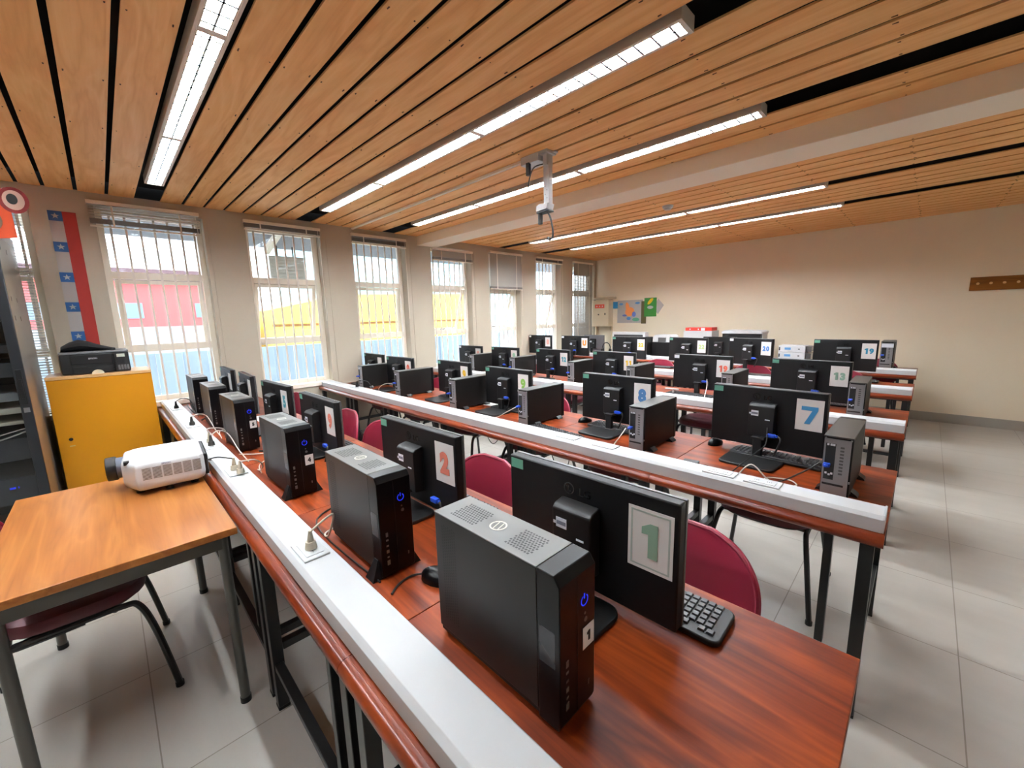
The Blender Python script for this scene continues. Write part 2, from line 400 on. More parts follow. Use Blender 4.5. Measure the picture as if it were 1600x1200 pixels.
blind(1.13, 1.86, 2.455, 2.375, 'stack', 'raised narrow blind over the second full window from the printer')
blind(2.215, 2.93, 2.455, 2.355, 'stack', 'raised narrow blind on the window just before the white ceiling beam')
blind(3.33, 4.03, 2.40, 2.26, 'closed', 'short closed grey blind on the window just past the white ceiling beam')
blind(4.375, 5.09, 2.45, 1.90, 'closed', 'grey blind closed over the upper third of its window')
blind(5.45, 6.17, 2.45, 2.37, 'stack', 'raised narrow blind on the second window from the back corner')
blind(6.51, 7.14, 2.45, .80, 'open', 'fully lowered grey blind on the window in the back corner', 2.2)

# ------------------------------------------------------------------ outside
struct(MB().box(-60, XL-.26, -30, 40, -.35, -.3).build('ground_outside', mat('concrete_ground', (176, 174, 170), .9)))
def outside(name, label, cat, mb, mats): return tag(mb.build(name, mats), label, cat)
fn = MB()
for k in range(60): fn.box(-7.62, -7.58 if k % 2 else -7.60, -4+k*.3, -4+k*.3+.29, -.3, 1.06)
outside('fence_wall', 'pale blue-grey panel fence close outside the windows', 'fence', fn, mat('fence_blue', (168, 186, 204), .7, noise=.15, nscale=3))
gb = MB().box(-14.6, -14, -8, 3.3, -.3, 1.42)
for k in range(10): gb.box(-13.99, -13.98, -7.6+k, -7.1+k, .3, 1.1)
outside('low_building', 'low pale grey building beyond the fence outside', 'building', gb, mat('grey_render', (150, 150, 154), .8))
rb = empty('red_building', (-18.5, 0, -.3), 0, 'red building with grey roof seen through the window over the printer', 'building')
MB().box(-2, 0, -7, 4.0, 0, 3.2).build('wall', mat('red_paint', (214, 96, 96), .7), rb)
MB().prism([(-7.2, 3.2), (4.2, 3.2), (4.2, 3.6), (-7.2, 3.6)], 'x', -2.2, .2).build('roof', mat('roof_purple_grey', (104, 82, 88), .8), rb)
wn = MB()
for k in range(5): wn.box(.01, .03, -5.5+k*2, -4.9+k*2, 2.0, 2.5)
wn.build('window', mat('far_pane', (120, 146, 166), .3), rb)
yb = empty('yellow_building', (-13.6, 7, -.3), 0, 'yellow walled building seen through the middle windows', 'building')
MB().prism([(-3.5, 0), (4.6, 0), (4.6, 2.75), (-1.2, 2.6), (-3.5, 2.1)], 'x', -3, 0).build('wall', mat('yellow_paint', (236, 200, 84), .7), yb)
MB().box(-3, .01, -3.4, 4.5, 1.62, 1.7).build('ledge', mat('brown_ledge', (120, 80, 30), .7), yb)
tb = empty('pale_building', (-19, 12, -.3), 0, 'tall pale blue building beyond the yellow one outside', 'building')
MB().box(-4, 0, -5.5, 10, 0, 5.6).build('wall', mat('pale_teal', (150, 196, 204), .7), tb)
tw = MB()
for k in range(6): tw.box(.01, .03, -5+k*2.4, -3.6+k*2.4, 3.8, 4.6)
tw.build('window', mat('pale_pane', (210, 226, 232), .3), tb)
ea = MB(); ea.prism([(-6.5, 2.46), (-5.13, 2.80), (-5.13, 2.84), (-6.5, 2.50)], 'y', -3, 9)
struct(ea.build('trim_6', mat('eaves_sheet', (132, 134, 140), .7)))
struct(MB().box(-5.62, -5.54, -3, 9, 2.50, 2.66).build('trim_7', mat('eaves_beam_orange', (206, 104, 46), .7)))
for k in range(5):
    mb = MB(); mb.T = Matrix.Translation((0, -.4+2.1*k, 0)); mb.prism([(-6.4, 2.36), (-5.14, 2.68), (-5.14, 2.74), (-6.4, 2.44)], 'y', 0, .06)
    struct(mb.build('trim_%d' % (8+k), mat('rafter_cream', (224, 214, 196), .7)))
sg = empty('hanging_sign', (-6.38, 1.95, 2.0), 0, 'pale louvered unit hanging outside below the eaves', 'vent')
mb = MB(); mb.box(-.05, .05, -.22, .22, 0, .34)
for k in range(7): mb.box(.05, .062, -.2, .2, .03+k*.045, .055+k*.045)
mb.build('louver', mat('louver_grey', (196, 196, 190), .6), sg)
MB().tube([(0, -.1, .34), (.0, -.1, .48)], .01).build('bracket', M_STEELGREY, sg)
MB().tube([(0, .1, .34), (.0, .1, .48)], .01).build('bracket', M_STEELGREY, sg)

# daylight portals in the openings
for i, (a, b) in enumerate(WIN):
    ld = bpy.data.lights.new('window_portal', 'AREA'); ld.shape = 'RECTANGLE'; ld.size = 1.66; ld.size_y = b-a
    ld.cycles.is_portal = True
    o = bpy.data.objects.new('window_portal', ld); col.objects.link(o); o.location = (XF-.07, (a+b)/2, (WZ0+WZ1)/2); o.rotation_euler = (0, R(-90), 0)

# ------------------------------------------------------------------ ceiling lights
M_TUBE2 = mat('fill_tube_dim', (238, 246, 251), .5, emit=TUBE*.18)  # tubes of the added aisle fill lights only
M_TUBE3 = mat('lit_tube_boosted', (238, 246, 251), .5, emit=TUBE*1.6)  # same tubes, turned up past the beam to brighten the back wall
def lamp(yc, label, x0=-4.25, x1=-.74, nm=3):
    root = empty('ceiling_light', ((x0+x1)/2, yc, 2.50), 0, label, 'ceiling light', 'fluorescent louvre lights in the ceiling slots')
    h = (x1-x0)/2; w2 = .057
    mb = MB()
    mb.box(-h, h, -w2, -w2+.012, 0, .058); mb.box(-h, h, w2-.012, w2, 0, .058); mb.box(-h, h, -w2+.012, w2-.012, .05, .058)
    mb.build('housing', M_LAMPW, root, bevel=.0015)
    mods = [(-h, -h+1.09), (-h+1.09, -h+2.29), (-h+2.29, h)] if nm == 3 else [(-h, h)]
    for a, b in mods:
        fr = MB(); fr.box(a, a+.018, -w2+.012, w2-.012, -.001, .05); fr.box(b-.018, b, -w2+.012, w2-.012, -.001, .05)
        fr.box(a+.012, b-.012, -w2+.012, -w2+.017, .0, .006); fr.box(a+.012, b-.012, w2-.017, w2-.012, .0, .006)
        mo = fr.build('module', M_LAMPW, root)
        MB().prism([(-.044, .012), (-.03, .046), (.03, .046), (.044, .012), (.044, .049), (-.044, .049)], 'x', a+.013, b-.013).build('reflector', M_REFL, mo)
        for s in (-.019, .019): MB().cyl((a+.03, s, .024), (b-.03, s, .024), .0095, n=8).build('tube', (M_TUBE3 if yc > 3.5 else M_TUBE) if nm == 3 else M_TUBE2, mo)
        lv = MB(); n = int((b-a)/.072); lv.prism([(-.0035, 0), (.0035, 0), (.0008, .011), (-.0008, .011)], 'x', a+.014, b-.014)
        for k in range(n): xx = a+.014+(k+.5)*(b-a-.028)/n; lv.prism([(xx-.0045, 0), (xx+.0045, 0), (xx+.0008, .013), (xx-.0008, .013)], 'y', -.044, .044)
        lv.build('louver', M_LOUV, mo)
    return root
lamp(.435, 'long louvred ceiling light running out of the top left of the photo, nearest the camera')
lamp(-.675, 'added louvred fill light behind the camera position, out of view')  # unseen lamp added to brighten the room
lamp(1.705, 'long louvred ceiling light in the slot over the second desk row')
lamp(2.71, 'long louvred ceiling light just before the white beam, passing behind the projector mount')
lamp(3.694, 'ceiling light mostly hidden behind the white beam')
lamp(4.671, 'first thin ceiling light beyond the white beam, level with the smoke detector')
lamp(5.65, 'thin ceiling light nearest the back wall')
for yy, nm_ in ((.435, 'nearest the front wall'), (1.705, 'level with the second desk row'), (2.71, 'just before the beam'), (4.671, 'beyond the beam'), (5.65, 'nearest the back wall')):
    lamp(yy, 'added short fill light over the right aisle, %s' % nm_, .62, 1.95, 1)  # unseen extra lamps, added to lift the right floor and back wall
# projector mount, cable channel, detector
pm = empty('projector_mount', (-1.93, 2.26, 2.52), 0, 'white ceiling projector mount with a pole and loose black cables', 'projector mount')
mb = MB(); mb.box(-.16, .0, -.055, .055, -.055, -.001); mb.build('junction_box', M_WHITE, pm, bevel=.004)
mb = MB(); mb.box(.0, .07, -.05, .05, -.02, -.001); mb.box(.02, .055, -.03, .03, -.09, -.02); mb.cyl((.075, .03, -.012), (.075, .03, -.004), .02, n=12)
mb.build('ceiling_plate', M_WHITE, pm, bevel=.002)
mb = MB(); mb.box(.015, .06, -.02, .02, -.33, -.08)
for k in range(4): mb.cyl((.03+.015*(k % 2), -.0205, -.22-.025*k), (.03+.015*(k % 2), -.022, -.22-.025*k), .003, n=8, mi=1)
mb.build('pole', [M_WHITE, M_DKSLOT], pm, bevel=.002)
mb = MB(); mb.prism([(-.045, -.37), (.05, -.365), (.062, -.33), (-.005, -.325), (-.04, -.335)], 'y', -.035, .035); mb.build('bracket', M_WHITE, pm, bevel=.002)
mb = MB(); mb.box(-.045, .062, -.03, .03, -.382, -.371); mb.box(-.047, -.022, -.012, .012, -.45, -.382); mb.build('cable_clip', M_CABLEK, pm, bevel=.002)
mb = MB(); mb.tube([(.03, 0, -.38), (.055, .0, -.42), (.075, 0, -.50), (.072, 0, -.55), (.05, 0, -.56)], .006); mb.cyl((.052, 0, -.562), (.03, 0, -.55), .011, n=10); mb.build('hanging_cable', M_CABLEK, pm)
mb = MB(); mb.tube([(.02, -.03, -.08), (-.04, -.05, -.09), (-.08, -.05, -.14), (-.10, -.05, -.21)], .004); mb.box(-.105, -.078, -.062, -.04, -.13, -.05); mb.build('hanging_plug', M_CABLEK, pm)
tag(MB().box(XL+.001, -2.091, 2.235, 2.265, ZC-.018, ZC-.0005).build('cable_channel', M_BEAM, bevel=.002), 'white cable channel running along the ceiling planks to the projector mount', 'cable channel')
sd = empty('smoke_detector', (-1.99, 4.27, ZC), 0, 'small round white smoke detector on the ceiling past the beam', 'smoke detector')
MB().cyl((0, 0, -.022), (0, 0, -.0005), .05, .055, n=20).build('base', M_WHITE, sd); MB().cyl((0, 0, -.04), (0, 0, -.022), .03, .042, n=20).build('sensor', M_WHITE, sd)

# ------------------------------------------------------------------ desks
ROWF = [.262, 1.685, 3.205, 4.655, 6.075]
ORD = ['front', 'second', 'third', 'fourth', 'last']
PITCH = .805; X0 = -.03
ZD = .71
def make_desk():
    root = empty('computer_desk', (0, 0, 0))
    h = PITCH/2-.0008; d = .785; t = .042
    top = MB().box(-h, h, .028, d, ZD-.028, ZD).build('desktop', M_CHERRY, root, bevel=.002)
    pts = []
    for k in range(9):
        a = math.pi/2+math.pi*k/8; pts.append((.030+.026*math.cos(a), ZD-.022+.022*math.sin(a)))
    MB().prism([(.032, ZD), ]+pts[1:-1]+[(.032, ZD-.044)], 'x', -h, h).build('front_edge', M_CHERRYEDGE, root)
    for (x, y) in ((-h+.04, .045), (h-.04, .045), (-h+.04, d-.05), (h-.04, d-.05)):
        lg = MB().box(x-.019, x+.019, y-.019, y+.019, .012, ZD-.045).build('leg', M_STEELBLK, root, bevel=.002)
        MB().box(x-.02, x+.02, y-.02, y+.02, 0, .012).build('foot_cap', M_BLACK, lg, bevel=.002)
    MB().box(h-.155, h-.13, .03, .06, .24, ZD-.045).build('upright', M_STEELBLK, root, bevel=.002)
    for x in (-h+.04, h-.04): MB().box(x-.015, x+.015, .066, d-.07, .235, .265).build('side_bar', M_STEELBLK, root, bevel=.002)
    MB().box(-h+.06, h-.06, .03, .06, .17, .195).build('foot_bar', M_STEELBLK, root, bevel=.002)
    fr = MB(); fr.box(-h+.02, h-.02, .058, .085, ZD-.055, ZD-.029); fr.box(-h+.02, h-.02, d-.065, d-.035, ZD-.06, ZD-.03)
    for x in (-h+.04, h-.04): fr.box(x-.012, x+.012, .06, d-.065, ZD-.06, ZD-.03)
    fr.build('frame', M_STEELBLK, root)
    return root
proto = make_desk(); first = True
posn = ['at the aisle end', 'second from the aisle', 'third from the aisle', 'fourth from the aisle', 'fifth from the aisle', 'against the window wall']
for r, yf in enumerate(ROWF):
    for k in range(6):
        o = proto if first else copy_tree(proto); first = False
        o.location = (X0-PITCH*(k+.5), yf, 0)
        tag(o, 'cherry wood desk with black legs, %s, %s row' % (posn[k], ORD[r]), 'desk', 'cherry computer desks in the %s row' % ORD[r])
    # white trunking along the row
    x1, x0 = -.035, XL+.02
    root = empty('cable_trunking', ((x0+x1)/2, yf+.04, ZD), 0, 'long white power trunking along the front edge of the %s desk row' % ORD[r], 'cable trunking', 'white power trunking on the desk rows')
    h = (x1-x0)/2; hh = .058
    MB().prism([(0, .0005), (.108, .0005), (.108, hh-.003), (.105, hh), (.012, hh), (.0, hh-.012)], 'x', -h, h-.006).build('channel', M_WHITE, root, bevel=.001)
    MB().prism([(.002, .001), (.107, .001), (.110, hh+.002), (.01, hh+.002), (0, hh-.01)], 'x', h-.006, h).build('end_cap', M_WHITE, root, bevel=.001)
    if r == 0: px = [-1.24, -2.19, -2.76, -3.45, -4.27]
    elif r == 1: px = [-.40, -.56, -1.12, -1.36, -2.1, -3.0, -4.1]
    else: px = [-.5, -1.6, -2.7, -3.8]
    for x in px:
        lx = x-(x0+x1)/2
        s = MB().box(lx-.062, lx+.062, .020, .092, hh, hh+.006).build('socket_plate', M_WHITE, root, bevel=.002)
        m2 = MB().box(lx-.045, lx+.045, .032, .080, hh+.006, hh+.008)
        for q in (-.022, .022):
            for e in (-.007, 0, .007): m2.cyl((lx+q+e, .056, hh+.008), (lx+q+e, .056, hh+.0084), .002, n=8, mi=1)
        m2.build('socket', [M_WHITE, M_DKSLOT], s)

# ------------------------------------------------------------------ monitors
def make_monitor(top, W=.51, H=.305, cover=None, letters=True, off=0):
    """origin on the desk under the rear face; rear face looks towards -Y"""
    cover = cover or M_BLACKM
    root = empty('computer_monitor', (0, 0, 0)); h = W/2; zb = top-H
    mb = MB(); mb.box(-h, h, 0, .030, zb, top); mb.build('rear_cover', cover, root, bevel=.004)
    mb = MB(); mb.box(-h-.001, h+.001, .030, .040, zb-.001, top+.001); mb.build('bezel', M_EDGE, root, bevel=.0015)
    MB().box(-h+.008, h-.008, .040, .0405, zb+.018, top-.008).build('screen', M_SCREEN, root)
    mb = MB(); bx = .058
    mb.prism([(-.046, zb+.062), (-.002, zb+.055), (-.002, top-.070), (-.036, top-.076), (-.046, top-.086)], 'x', -bx, bx)
    bo = mb.build('mount_box', M_BLACK, root, bevel=.003)
    s = MB(); s.box(-.045, -.012, -.0468, -.046, top-.135, top-.108); s.box(-.054, -.046, -.0468, -.046, top-.128, top-.120)
    s.box(.018, .040, -.0468, -.046, top-.152, top-.147); s.build('rating_label', M_WHITEST, bo)
    s = MB(); s.box(-.043, -.014, -.0471, -.0468, top-.127, top-.117); s.build('rating_print', mat('print_grey', (120, 124, 140), .6), bo)
    if letters:
        lg = MB(); T = Matrix.Translation((.012, -.0006, top-.047)) @ FACE_Y
        put_text(lg, 'LG', .030, T, 0, .01)
        for k in range(20):
            a0, a1 = 2*math.pi*k/20, 2*math.pi*(k+1)/20; cx, cz, r0, r1 = -.038, top-.045, .0135, .0165
            lg.add([(cx+r0*math.cos(a0), -.0008, cz+r0*math.sin(a0)), (cx+r1*math.cos(a0), -.0008, cz+r1*math.sin(a0)), (cx+r1*math.cos(a1), -.0008, cz+r1*math.sin(a1)), (cx+r0*math.cos(a1), -.0008, cz+r0*math.sin(a1))], [(0, 1, 2, 3)])
        lg.box(-.041, -.038, -.001, -.0004, top-.051, top-.038); lg.box(-.041, -.031, -.001, -.0004, top-.053, top-.050); lg.cyl((-.045, -.001, top-.04), (-.045, -.0002, top-.04), .002, n=8)
        lg.build('logo', mat('embossed_black', (8, 8, 9), .2), root, smooth=False)
    zn = zb+.06
    MB().box(-.021, .021, -.075, -.050, .012, zn+.004).build('neck', M_BLACK, root, bevel=.004)
    MB().box(-.030, .030, -.077, -.020, zn-.004, zn+.010).build('neck_collar', M_BLACK, root, bevel=.003)
    pts = []
    for (cx, cy, r, a0) in ((.085, .02, .04, 0), (-.085, .02, .04, 90), (-.09, -.10, .03, 180), (.09, -.10, .03, 270)):
        for k in range(7): a = R(a0+k*15); pts.append((cx+r*math.cos(a), cy-.055-off+r*math.sin(a)))
    MB().prism(pts, 'z', 0, .012).build('stand_base', M_BLACK, root, bevel=.003)
    return root
SEVEN = [(0, 1), (0, .77), (.60, .77), (.20, 0), (.52, 0), (.92, .80), (.92, 1)][::-1]
ONE = [(.30, 0), (.62, 0), (.62, 1), (.36, 1), (.08, .86), (.08, .66), (.30, .68)]
def put_number(mb, text, height, T, bold=.07):
    n = len(text); adv = .70*height
    for i, ch in enumerate(text):
        cx = (i-(n-1)/2)*adv; Ti = T @ Matrix.Translation((cx, 0, 0)); old = mb.T
        if ch == '1':
            mb.T = (old if old is not None else Matrix.Identity(4)) @ Ti; mb.prism([((x-.36)*height*.85, (y-.5)*height) for x, y in ONE], 'z', -.0004, .0004); mb.T = old
        elif ch == '7':
            mb.T = (old if old is not None else Matrix.Identity(4)) @ Ti; mb.prism([((x-.46)*height*.85, (y-.5)*height) for x, y in SEVEN], 'z', -.0004, .0004); mb.T = old
        else:
            vs, fs = text_geo(ch, 1.0, bold); hh = max(v[1] for v in vs)-min(v[1] for v in vs)
            mb.T = (old if old is not None else Matrix.Identity(4)) @ Ti; mb.add([(v[0]*height/hh*.92, v[1]*height/hh, v[2]) for v in vs], fs); mb.T = old
def card(parent, top, W, text, rgb, blank=False, size=.075, border=False, ch=.150, cw=.108, dx=0):
    x1 = W/2-.012+dx; x0 = x1-cw; z1 = top-.032; z0 = z1-ch; y = -.0012
    c = MB().box(x0, x1, y, -.0003, z0, z1).build('number_card', M_PAPER, parent)
    if border:
        b = MB(); g = .007; t = .004
        for (a, bb, cc, d) in ((x0+g, x1-g, z0+g, z0+g+t), (x0+g, x1-g, z1-g-t, z1-g), (x0+g, x0+g+t, z0+g+t, z1-g-t), (x1-g-t, x1-g, z0+g+t, z1-g-t)): b.box(a, bb, y-.0004, y, cc, d)
        b.build('card_border', M_PAPERB, c)
    if text:
        m = MB(); n = len(text)
        put_number(m, text, .084 if n == 1 else .056, Matrix.Translation(((x0+x1)/2, y-.0006, (z0+z1)/2)) @ FACE_Y)
        m.build('card_number', mat('digits_%d_%d_%d' % rgb, rgb, .6), c, smooth=False)
    return c
def sticker(parent, top, W, kind='green'):
    m = MB(); m.box(-W/2+.006, -W/2+.052, -.0009, -.0002, top-.036, top-.008)
    m.build('sticker', M_GREENST if kind == 'green' else M_WHITEST, parent)
protos = {}
def monitor(x, y, yaw, ztop, text=None, rgb=(0, 0, 0), label='', W=.51, st='green', group=None, cover=None, letters=True, border=False, H=.305, size=.105, **kw):
    top = round(ztop-ZD, 3); off = 0 if y < 1 else .065; k = (top, W, H, cover.name if cover else '', letters, off)
    if k not in protos: protos[k] = make_monitor(top, W, H, cover, letters, off); r = protos[k]; protos[k] = [r, [c for c in r.children]]
    else:
        src, kids = protos[k]; r = src.copy(); col.objects.link(r)
        for c in kids: copy_tree(c, r)
    r.location = (x, y, ZD); r.rotation_euler = (0, 0, yaw)
    tag(r, label, 'monitor', group)
    if text is not None: card(r, top, W, text, rgb, size=size, border=border, **kw)
    if st: sticker(r, top, W, st)
    return r
GR = (140, 172, 152); SAL = (222, 128, 108); CY = (84, 168, 186); BL = (66, 144, 196); BL8 = (74, 124, 176); GN = (126, 180, 80); YE = (232, 190, 40); OR = (226, 108, 86); BL19 = (38, 138, 176); GR13 = (136, 170, 152); BL20 = (70, 130, 200); LG_ = (176, 200, 140)
G1, G2, G3, G4 = ['monitors on the %s desk row' % n for n in ('front', 'second', 'third', 'fourth')]
monitor(-.585, .817, .007, 1.041, '1', GR, 'black monitor with a green number 1 card on its back, nearest the camera', group=G1, border=True)
monitor(-1.366, .808, .03, 1.037, '2', SAL, 'black monitor with a salmon number 2 card on its back', group=G1)
monitor(-2.368, .795, .009, 1.030, '9', SAL, 'front row monitor with a pale red digit card, next beyond the number 2 monitor', group=G1)
monitor(-3.14, .79, .05, 1.034, '5', CY, 'front row monitor with a blue-green 5 card', group=G1)
monitor(-3.98, .795, -.05, 1.031, '', SAL, 'front row monitor second from the window wall, seen edge on, plain white card', group=G1)
monitor(-4.612, .777, -.02, 1.035, '', SAL, 'front row monitor touching the window wall, seen almost edge on', group=G1)
monitor(-.540, 2.323, -.055, 1.056, '7', BL, 'black monitor with a blue number 7 card at the aisle end of the second row', group=G2)
monitor(-1.373, 2.285, -.012, 1.056, '8', BL8, 'black monitor with a blue number 8 card', group=G2)
monitor(-2.325, 2.235, -.017, 1.040, '9', GN, 'second row monitor with a bright green 9 card', group=G2)
monitor(-3.062, 2.257, -.06, 1.051, '9', YE, 'second row monitor with a yellow 9 card', group=G2)
monitor(-3.982, 2.225, .016, 1.045, '0', OR, 'second row monitor with an orange-red digit card, second from the window wall', group=G2)
monitor(-4.616, 2.248, -.06, 1.050, '', OR, 'second row monitor nearest the window wall with a plain white card', group=G2)
monitor(-.608, 3.80, -.07, 1.058, '13', GR13, 'black monitor with a grey-green 13 card at the aisle end of the third row', group=G3)
monitor(-1.398, 3.771, -.05, 1.060, '19', OR, 'third row monitor with a red-orange 19 card', group=G3, st='white')
monitor(-2.288, 3.751, -.05, 1.054, '11', YE, 'third row monitor with a yellow 11 card', group=G3)
monitor(-3.105, 3.741, -.055, 1.050, '12', CY, 'third row monitor with a pale blue 12 card', group=G3)
monitor(-3.906, 3.729, -.03, 1.048, '8', (150, 200, 170), 'third row monitor with a faint green card, second from the window wall', group=G3)
monitor(-4.615, 3.725, -.0, 1.046, '8', (230, 170, 160), 'third row monitor with a faint pink card, touching the window wall', group=G3, W=.5, st='white')
monitor(-.567, 5.273, -.003, 1.130, '19', BL19, 'black monitor with a teal 19 card at the aisle end of the fourth row', group=G4, letters=True)
monitor(-1.43, 5.30, -.30, 1.125, '20', BL20, 'black monitor with a blue 20 card, turned slightly', group=G4, st='white')
monitor(-2.14, 5.28, -.14, 1.122, '22', LG_, 'black monitor with a pale green 22 card', group=G4)
monitor(-2.95, 5.245, .012, 1.122, '22', YE, 'fourth row monitor with a yellow number card, in front of a white box', group=G4)
monitor(-3.886, 5.242, .012, 1.122, 'U', (230, 150, 50), 'fourth row monitor with a small orange letter card', group=G4, st='white')
monitor(-4.612, 5.245, -.03, 1.122, '8', (230, 170, 160), 'fourth row monitor with a faint pink card, nearest the window wall', group=G4, st='white', W=.5)
monitor(-2.20, 6.60, 0, 1.062, None, label='unnumbered black monitor on the last row, seen between the 22 and 20 monitors', st=None, letters=False, W=.47)
monitor(-4.46, 6.62, 0, 1.06, None, label='unnumbered grey backed monitor on the last row beside the electrical panel', st=None, letters=False, W=.44, cover=mat('cover_grey', (92, 90, 94), .4))

# ------------------------------------------------------------------ computers, first row (front turned to the aisle)
def make_tower():
    root = empty('desktop_computer', (0, 0, 0)); L = .18; w2 = .051; z1 = .307
    MB().box(-L, L-.052, -w2+.004, w2-.004, .008, .022).build('base', M_BLACK, root, bevel=.002)
    MB().box(-L, L-.052, -w2, w2, .022, z1-.0025).build('case', M_CASE, root, bevel=.002)
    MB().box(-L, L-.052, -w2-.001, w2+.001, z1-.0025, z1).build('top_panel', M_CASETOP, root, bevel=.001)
    v = MB()
    for i in range(7):
        for k in range(34):
            x = -L+.028+i*.0072; z = .055+k*.0068+(i % 2)*.0034; v.add([(x-.0022, -w2-.0003, z-.0022), (x+.0022, -w2-.0003, z-.0022), (x+.0022, -w2-.0003, z+.0022), (x-.0022, -w2-.0003, z+.0022)], [(0, 1, 2, 3)])
    v.build('side_vent', M_DKSLOT, root, smooth=False)
    for (cx, n) in ((-.105, 11), (.068, 9)):
        v = MB()
        for i in range(n):
            for k in range(9):
                x = cx-.035+i*.0072+(.0036 if k % 2 else 0); y = -.032+k*.0072; q = .0023
                v.add([(x-q, y-q, z1+.0003), (x+q, y-q, z1+.0003), (x+q, y+q, z1+.0003), (x-q, y+q, z1+.0003)], [(0, 1, 2, 3)])
        v.build('top_vent', M_DKSLOT, root, smooth=False)
    e = MB(); n = 24
    for k in range(n):
        a0, a1 = 2*math.pi*k/n, 2*math.pi*(k+1)/n; r0, r1 = .0155, .019; cx = -.022
        e.add([(cx+r*math.cos(a), r*math.sin(a), z1+.001) for a in (a0, a1) for r in (r0, r1)], [(0, 1, 3, 2)])
    for s in (-1, 1):
        for k in range(8):
            t0, t1 = -1+k/4, -1+(k+1)/4
            f = lambda t, o: (-.022+s*(.006-.004*t*s)+o, t*.0145, z1+.001)
            e.add([f(t0, 0), f(t0, .0022), f(t1, .0022), f(t1, 0)], [(0, 1, 2, 3)])
    e.build('emblem', mat('emblem_silver', (206, 200, 182), .3, metal=.3), root, smooth=False)
    b = MB(); b.prism([(L-.051, .008), (L-.004, .008), (L, .02), (L, z1-.018), (L-.012, z1-.001), (L-.051, z1)], 'y', -w2-.001, w2+.001)
    fb = b.build('front_bezel', M_GLOSS, root, bevel=.002)
    MB().box(L-.002, L+.0006, -.003, -.0018, .02, z1-.02).build('bezel_groove', M_DKSLOT, fb)
    MB().box(L-.046, L-.010, -w2-.0016, -w2-.0008, .13, .20).build('smoked_insert', mat('insert_grey', (46, 44, 46), .25), fb)
    pw = MB(); n = 20; cy, cz = .018, .232
    for k in range(n-3):
        a0, a1 = R(90+25)+2*math.pi*k/n*.98, R(90+25)+2*math.pi*(k+1)/n*.98; r0, r1 = .0085, .0110
        pw.add([(L+.0008, cy+r*math.cos(a), cz+r*math.sin(a)) for a in (a0, a1) for r in (r0, r1)], [(0, 1, 3, 2)])
    pw.box(L, L+.0009, cy-.0012, cy+.0012, cz+.003, cz+.013)
    pw.build('power_button', M_LED, fb, smooth=False)
    pt = MB()
    for k, (hh, ww) in enumerate(((.018, .007), (.007, .007), (.007, .007), (.013, .008), (.006, .006), (.02, .009))):
        z = .135-k*.017; pt.box(L, L+.0008, -.032-ww/2, -.032+ww/2, z-hh/2*.7, z+hh/2*.7)
    pt.build('front_ports', mat('port_grey', (96, 94, 90), .4), fb); pt = MB()
    pt.cyl((L, .02, .205), (L+.0008, .02, .205), .0025, n=8); pt.cyl((L, .022, .192), (L+.0008, .022, .192), .005, n=10); pt.build('indicator', MATS['port_grey'], fb); MB().box(L, L+.0008, .03, .034, .05, .06).build('badge', MATS['port_grey'], fb)
    return root
def numtag(root, text, L=.18, dz=.155, cy=.030):
    c = MB().box(L+.0006, L+.0013, cy-.017, cy+.017, dz-.022, dz+.022).build('number_label', M_PAPER, root)
    m = MB(); put_number(m, text, .020, Matrix.Translation((L+.0018, cy, dz)) @ FACE_X); m.build('label_number', M_DKSLOT, c, smooth=False)
def foot(root, L=.18):
    for s in (-1, 1):
        f = MB()
        f.add([(L-.06, s*.040, .002), (L-.012, s*.040, .002), (L-.012, s*.078, 0), (L-.06, s*.078, 0), (L-.045, s*.052, .055), (L-.025, s*.052, .055), (L-.025, s*.0535, .055), (L-.045, s*.0535, .055), (L-.06, s*.040, 0), (L-.012, s*.04, 0)],
              [(0, 1, 5, 4), (1, 2, 6, 5), (2, 3, 7, 6), (3, 0, 4, 7), (4, 5, 6, 7), (8, 9, 2, 3)])
        f.build('stand_foot', M_BLACK, root)
GC = 'desktop computers on the front desk row'
tw = [(-.565, .530, 0, '1', 'slim black desktop computer with a number 1 label, standing nearest the camera', False),
      (-1.20, .528, .0, None, 'black desktop computer with a lit blue power button, between the 1 and 4 computers', True),
      (-1.985, .524, .02, '4', 'black desktop computer with a number 4 label on its front', True),
      (-2.895, .524, .02, '5', 'black desktop computer with a number 5 label, beyond the one labelled 4', False),
      (-3.63, .524, 0, None, 'unlabelled black desktop computer second from the window wall in the front row', False),
      (-4.37, .528, 0, None, 'unlabelled black desktop computer below the window at the far end, front row', False)]
tp = make_tower(); kids = list(tp.children)
for i, (x, y, rz, t, lab, ft) in enumerate(tw):
    if i == 0: o = tp
    else:
        o = tp.copy(); col.objects.link(o)
        for c in kids: copy_tree(c, o)
    o.location = (x, y, ZD); o.rotation_euler = (0, 0, rz); tag(o, lab, 'computer', GC)
    if t: numtag(o, t)
    if ft: foot(o)
    else:
        pass
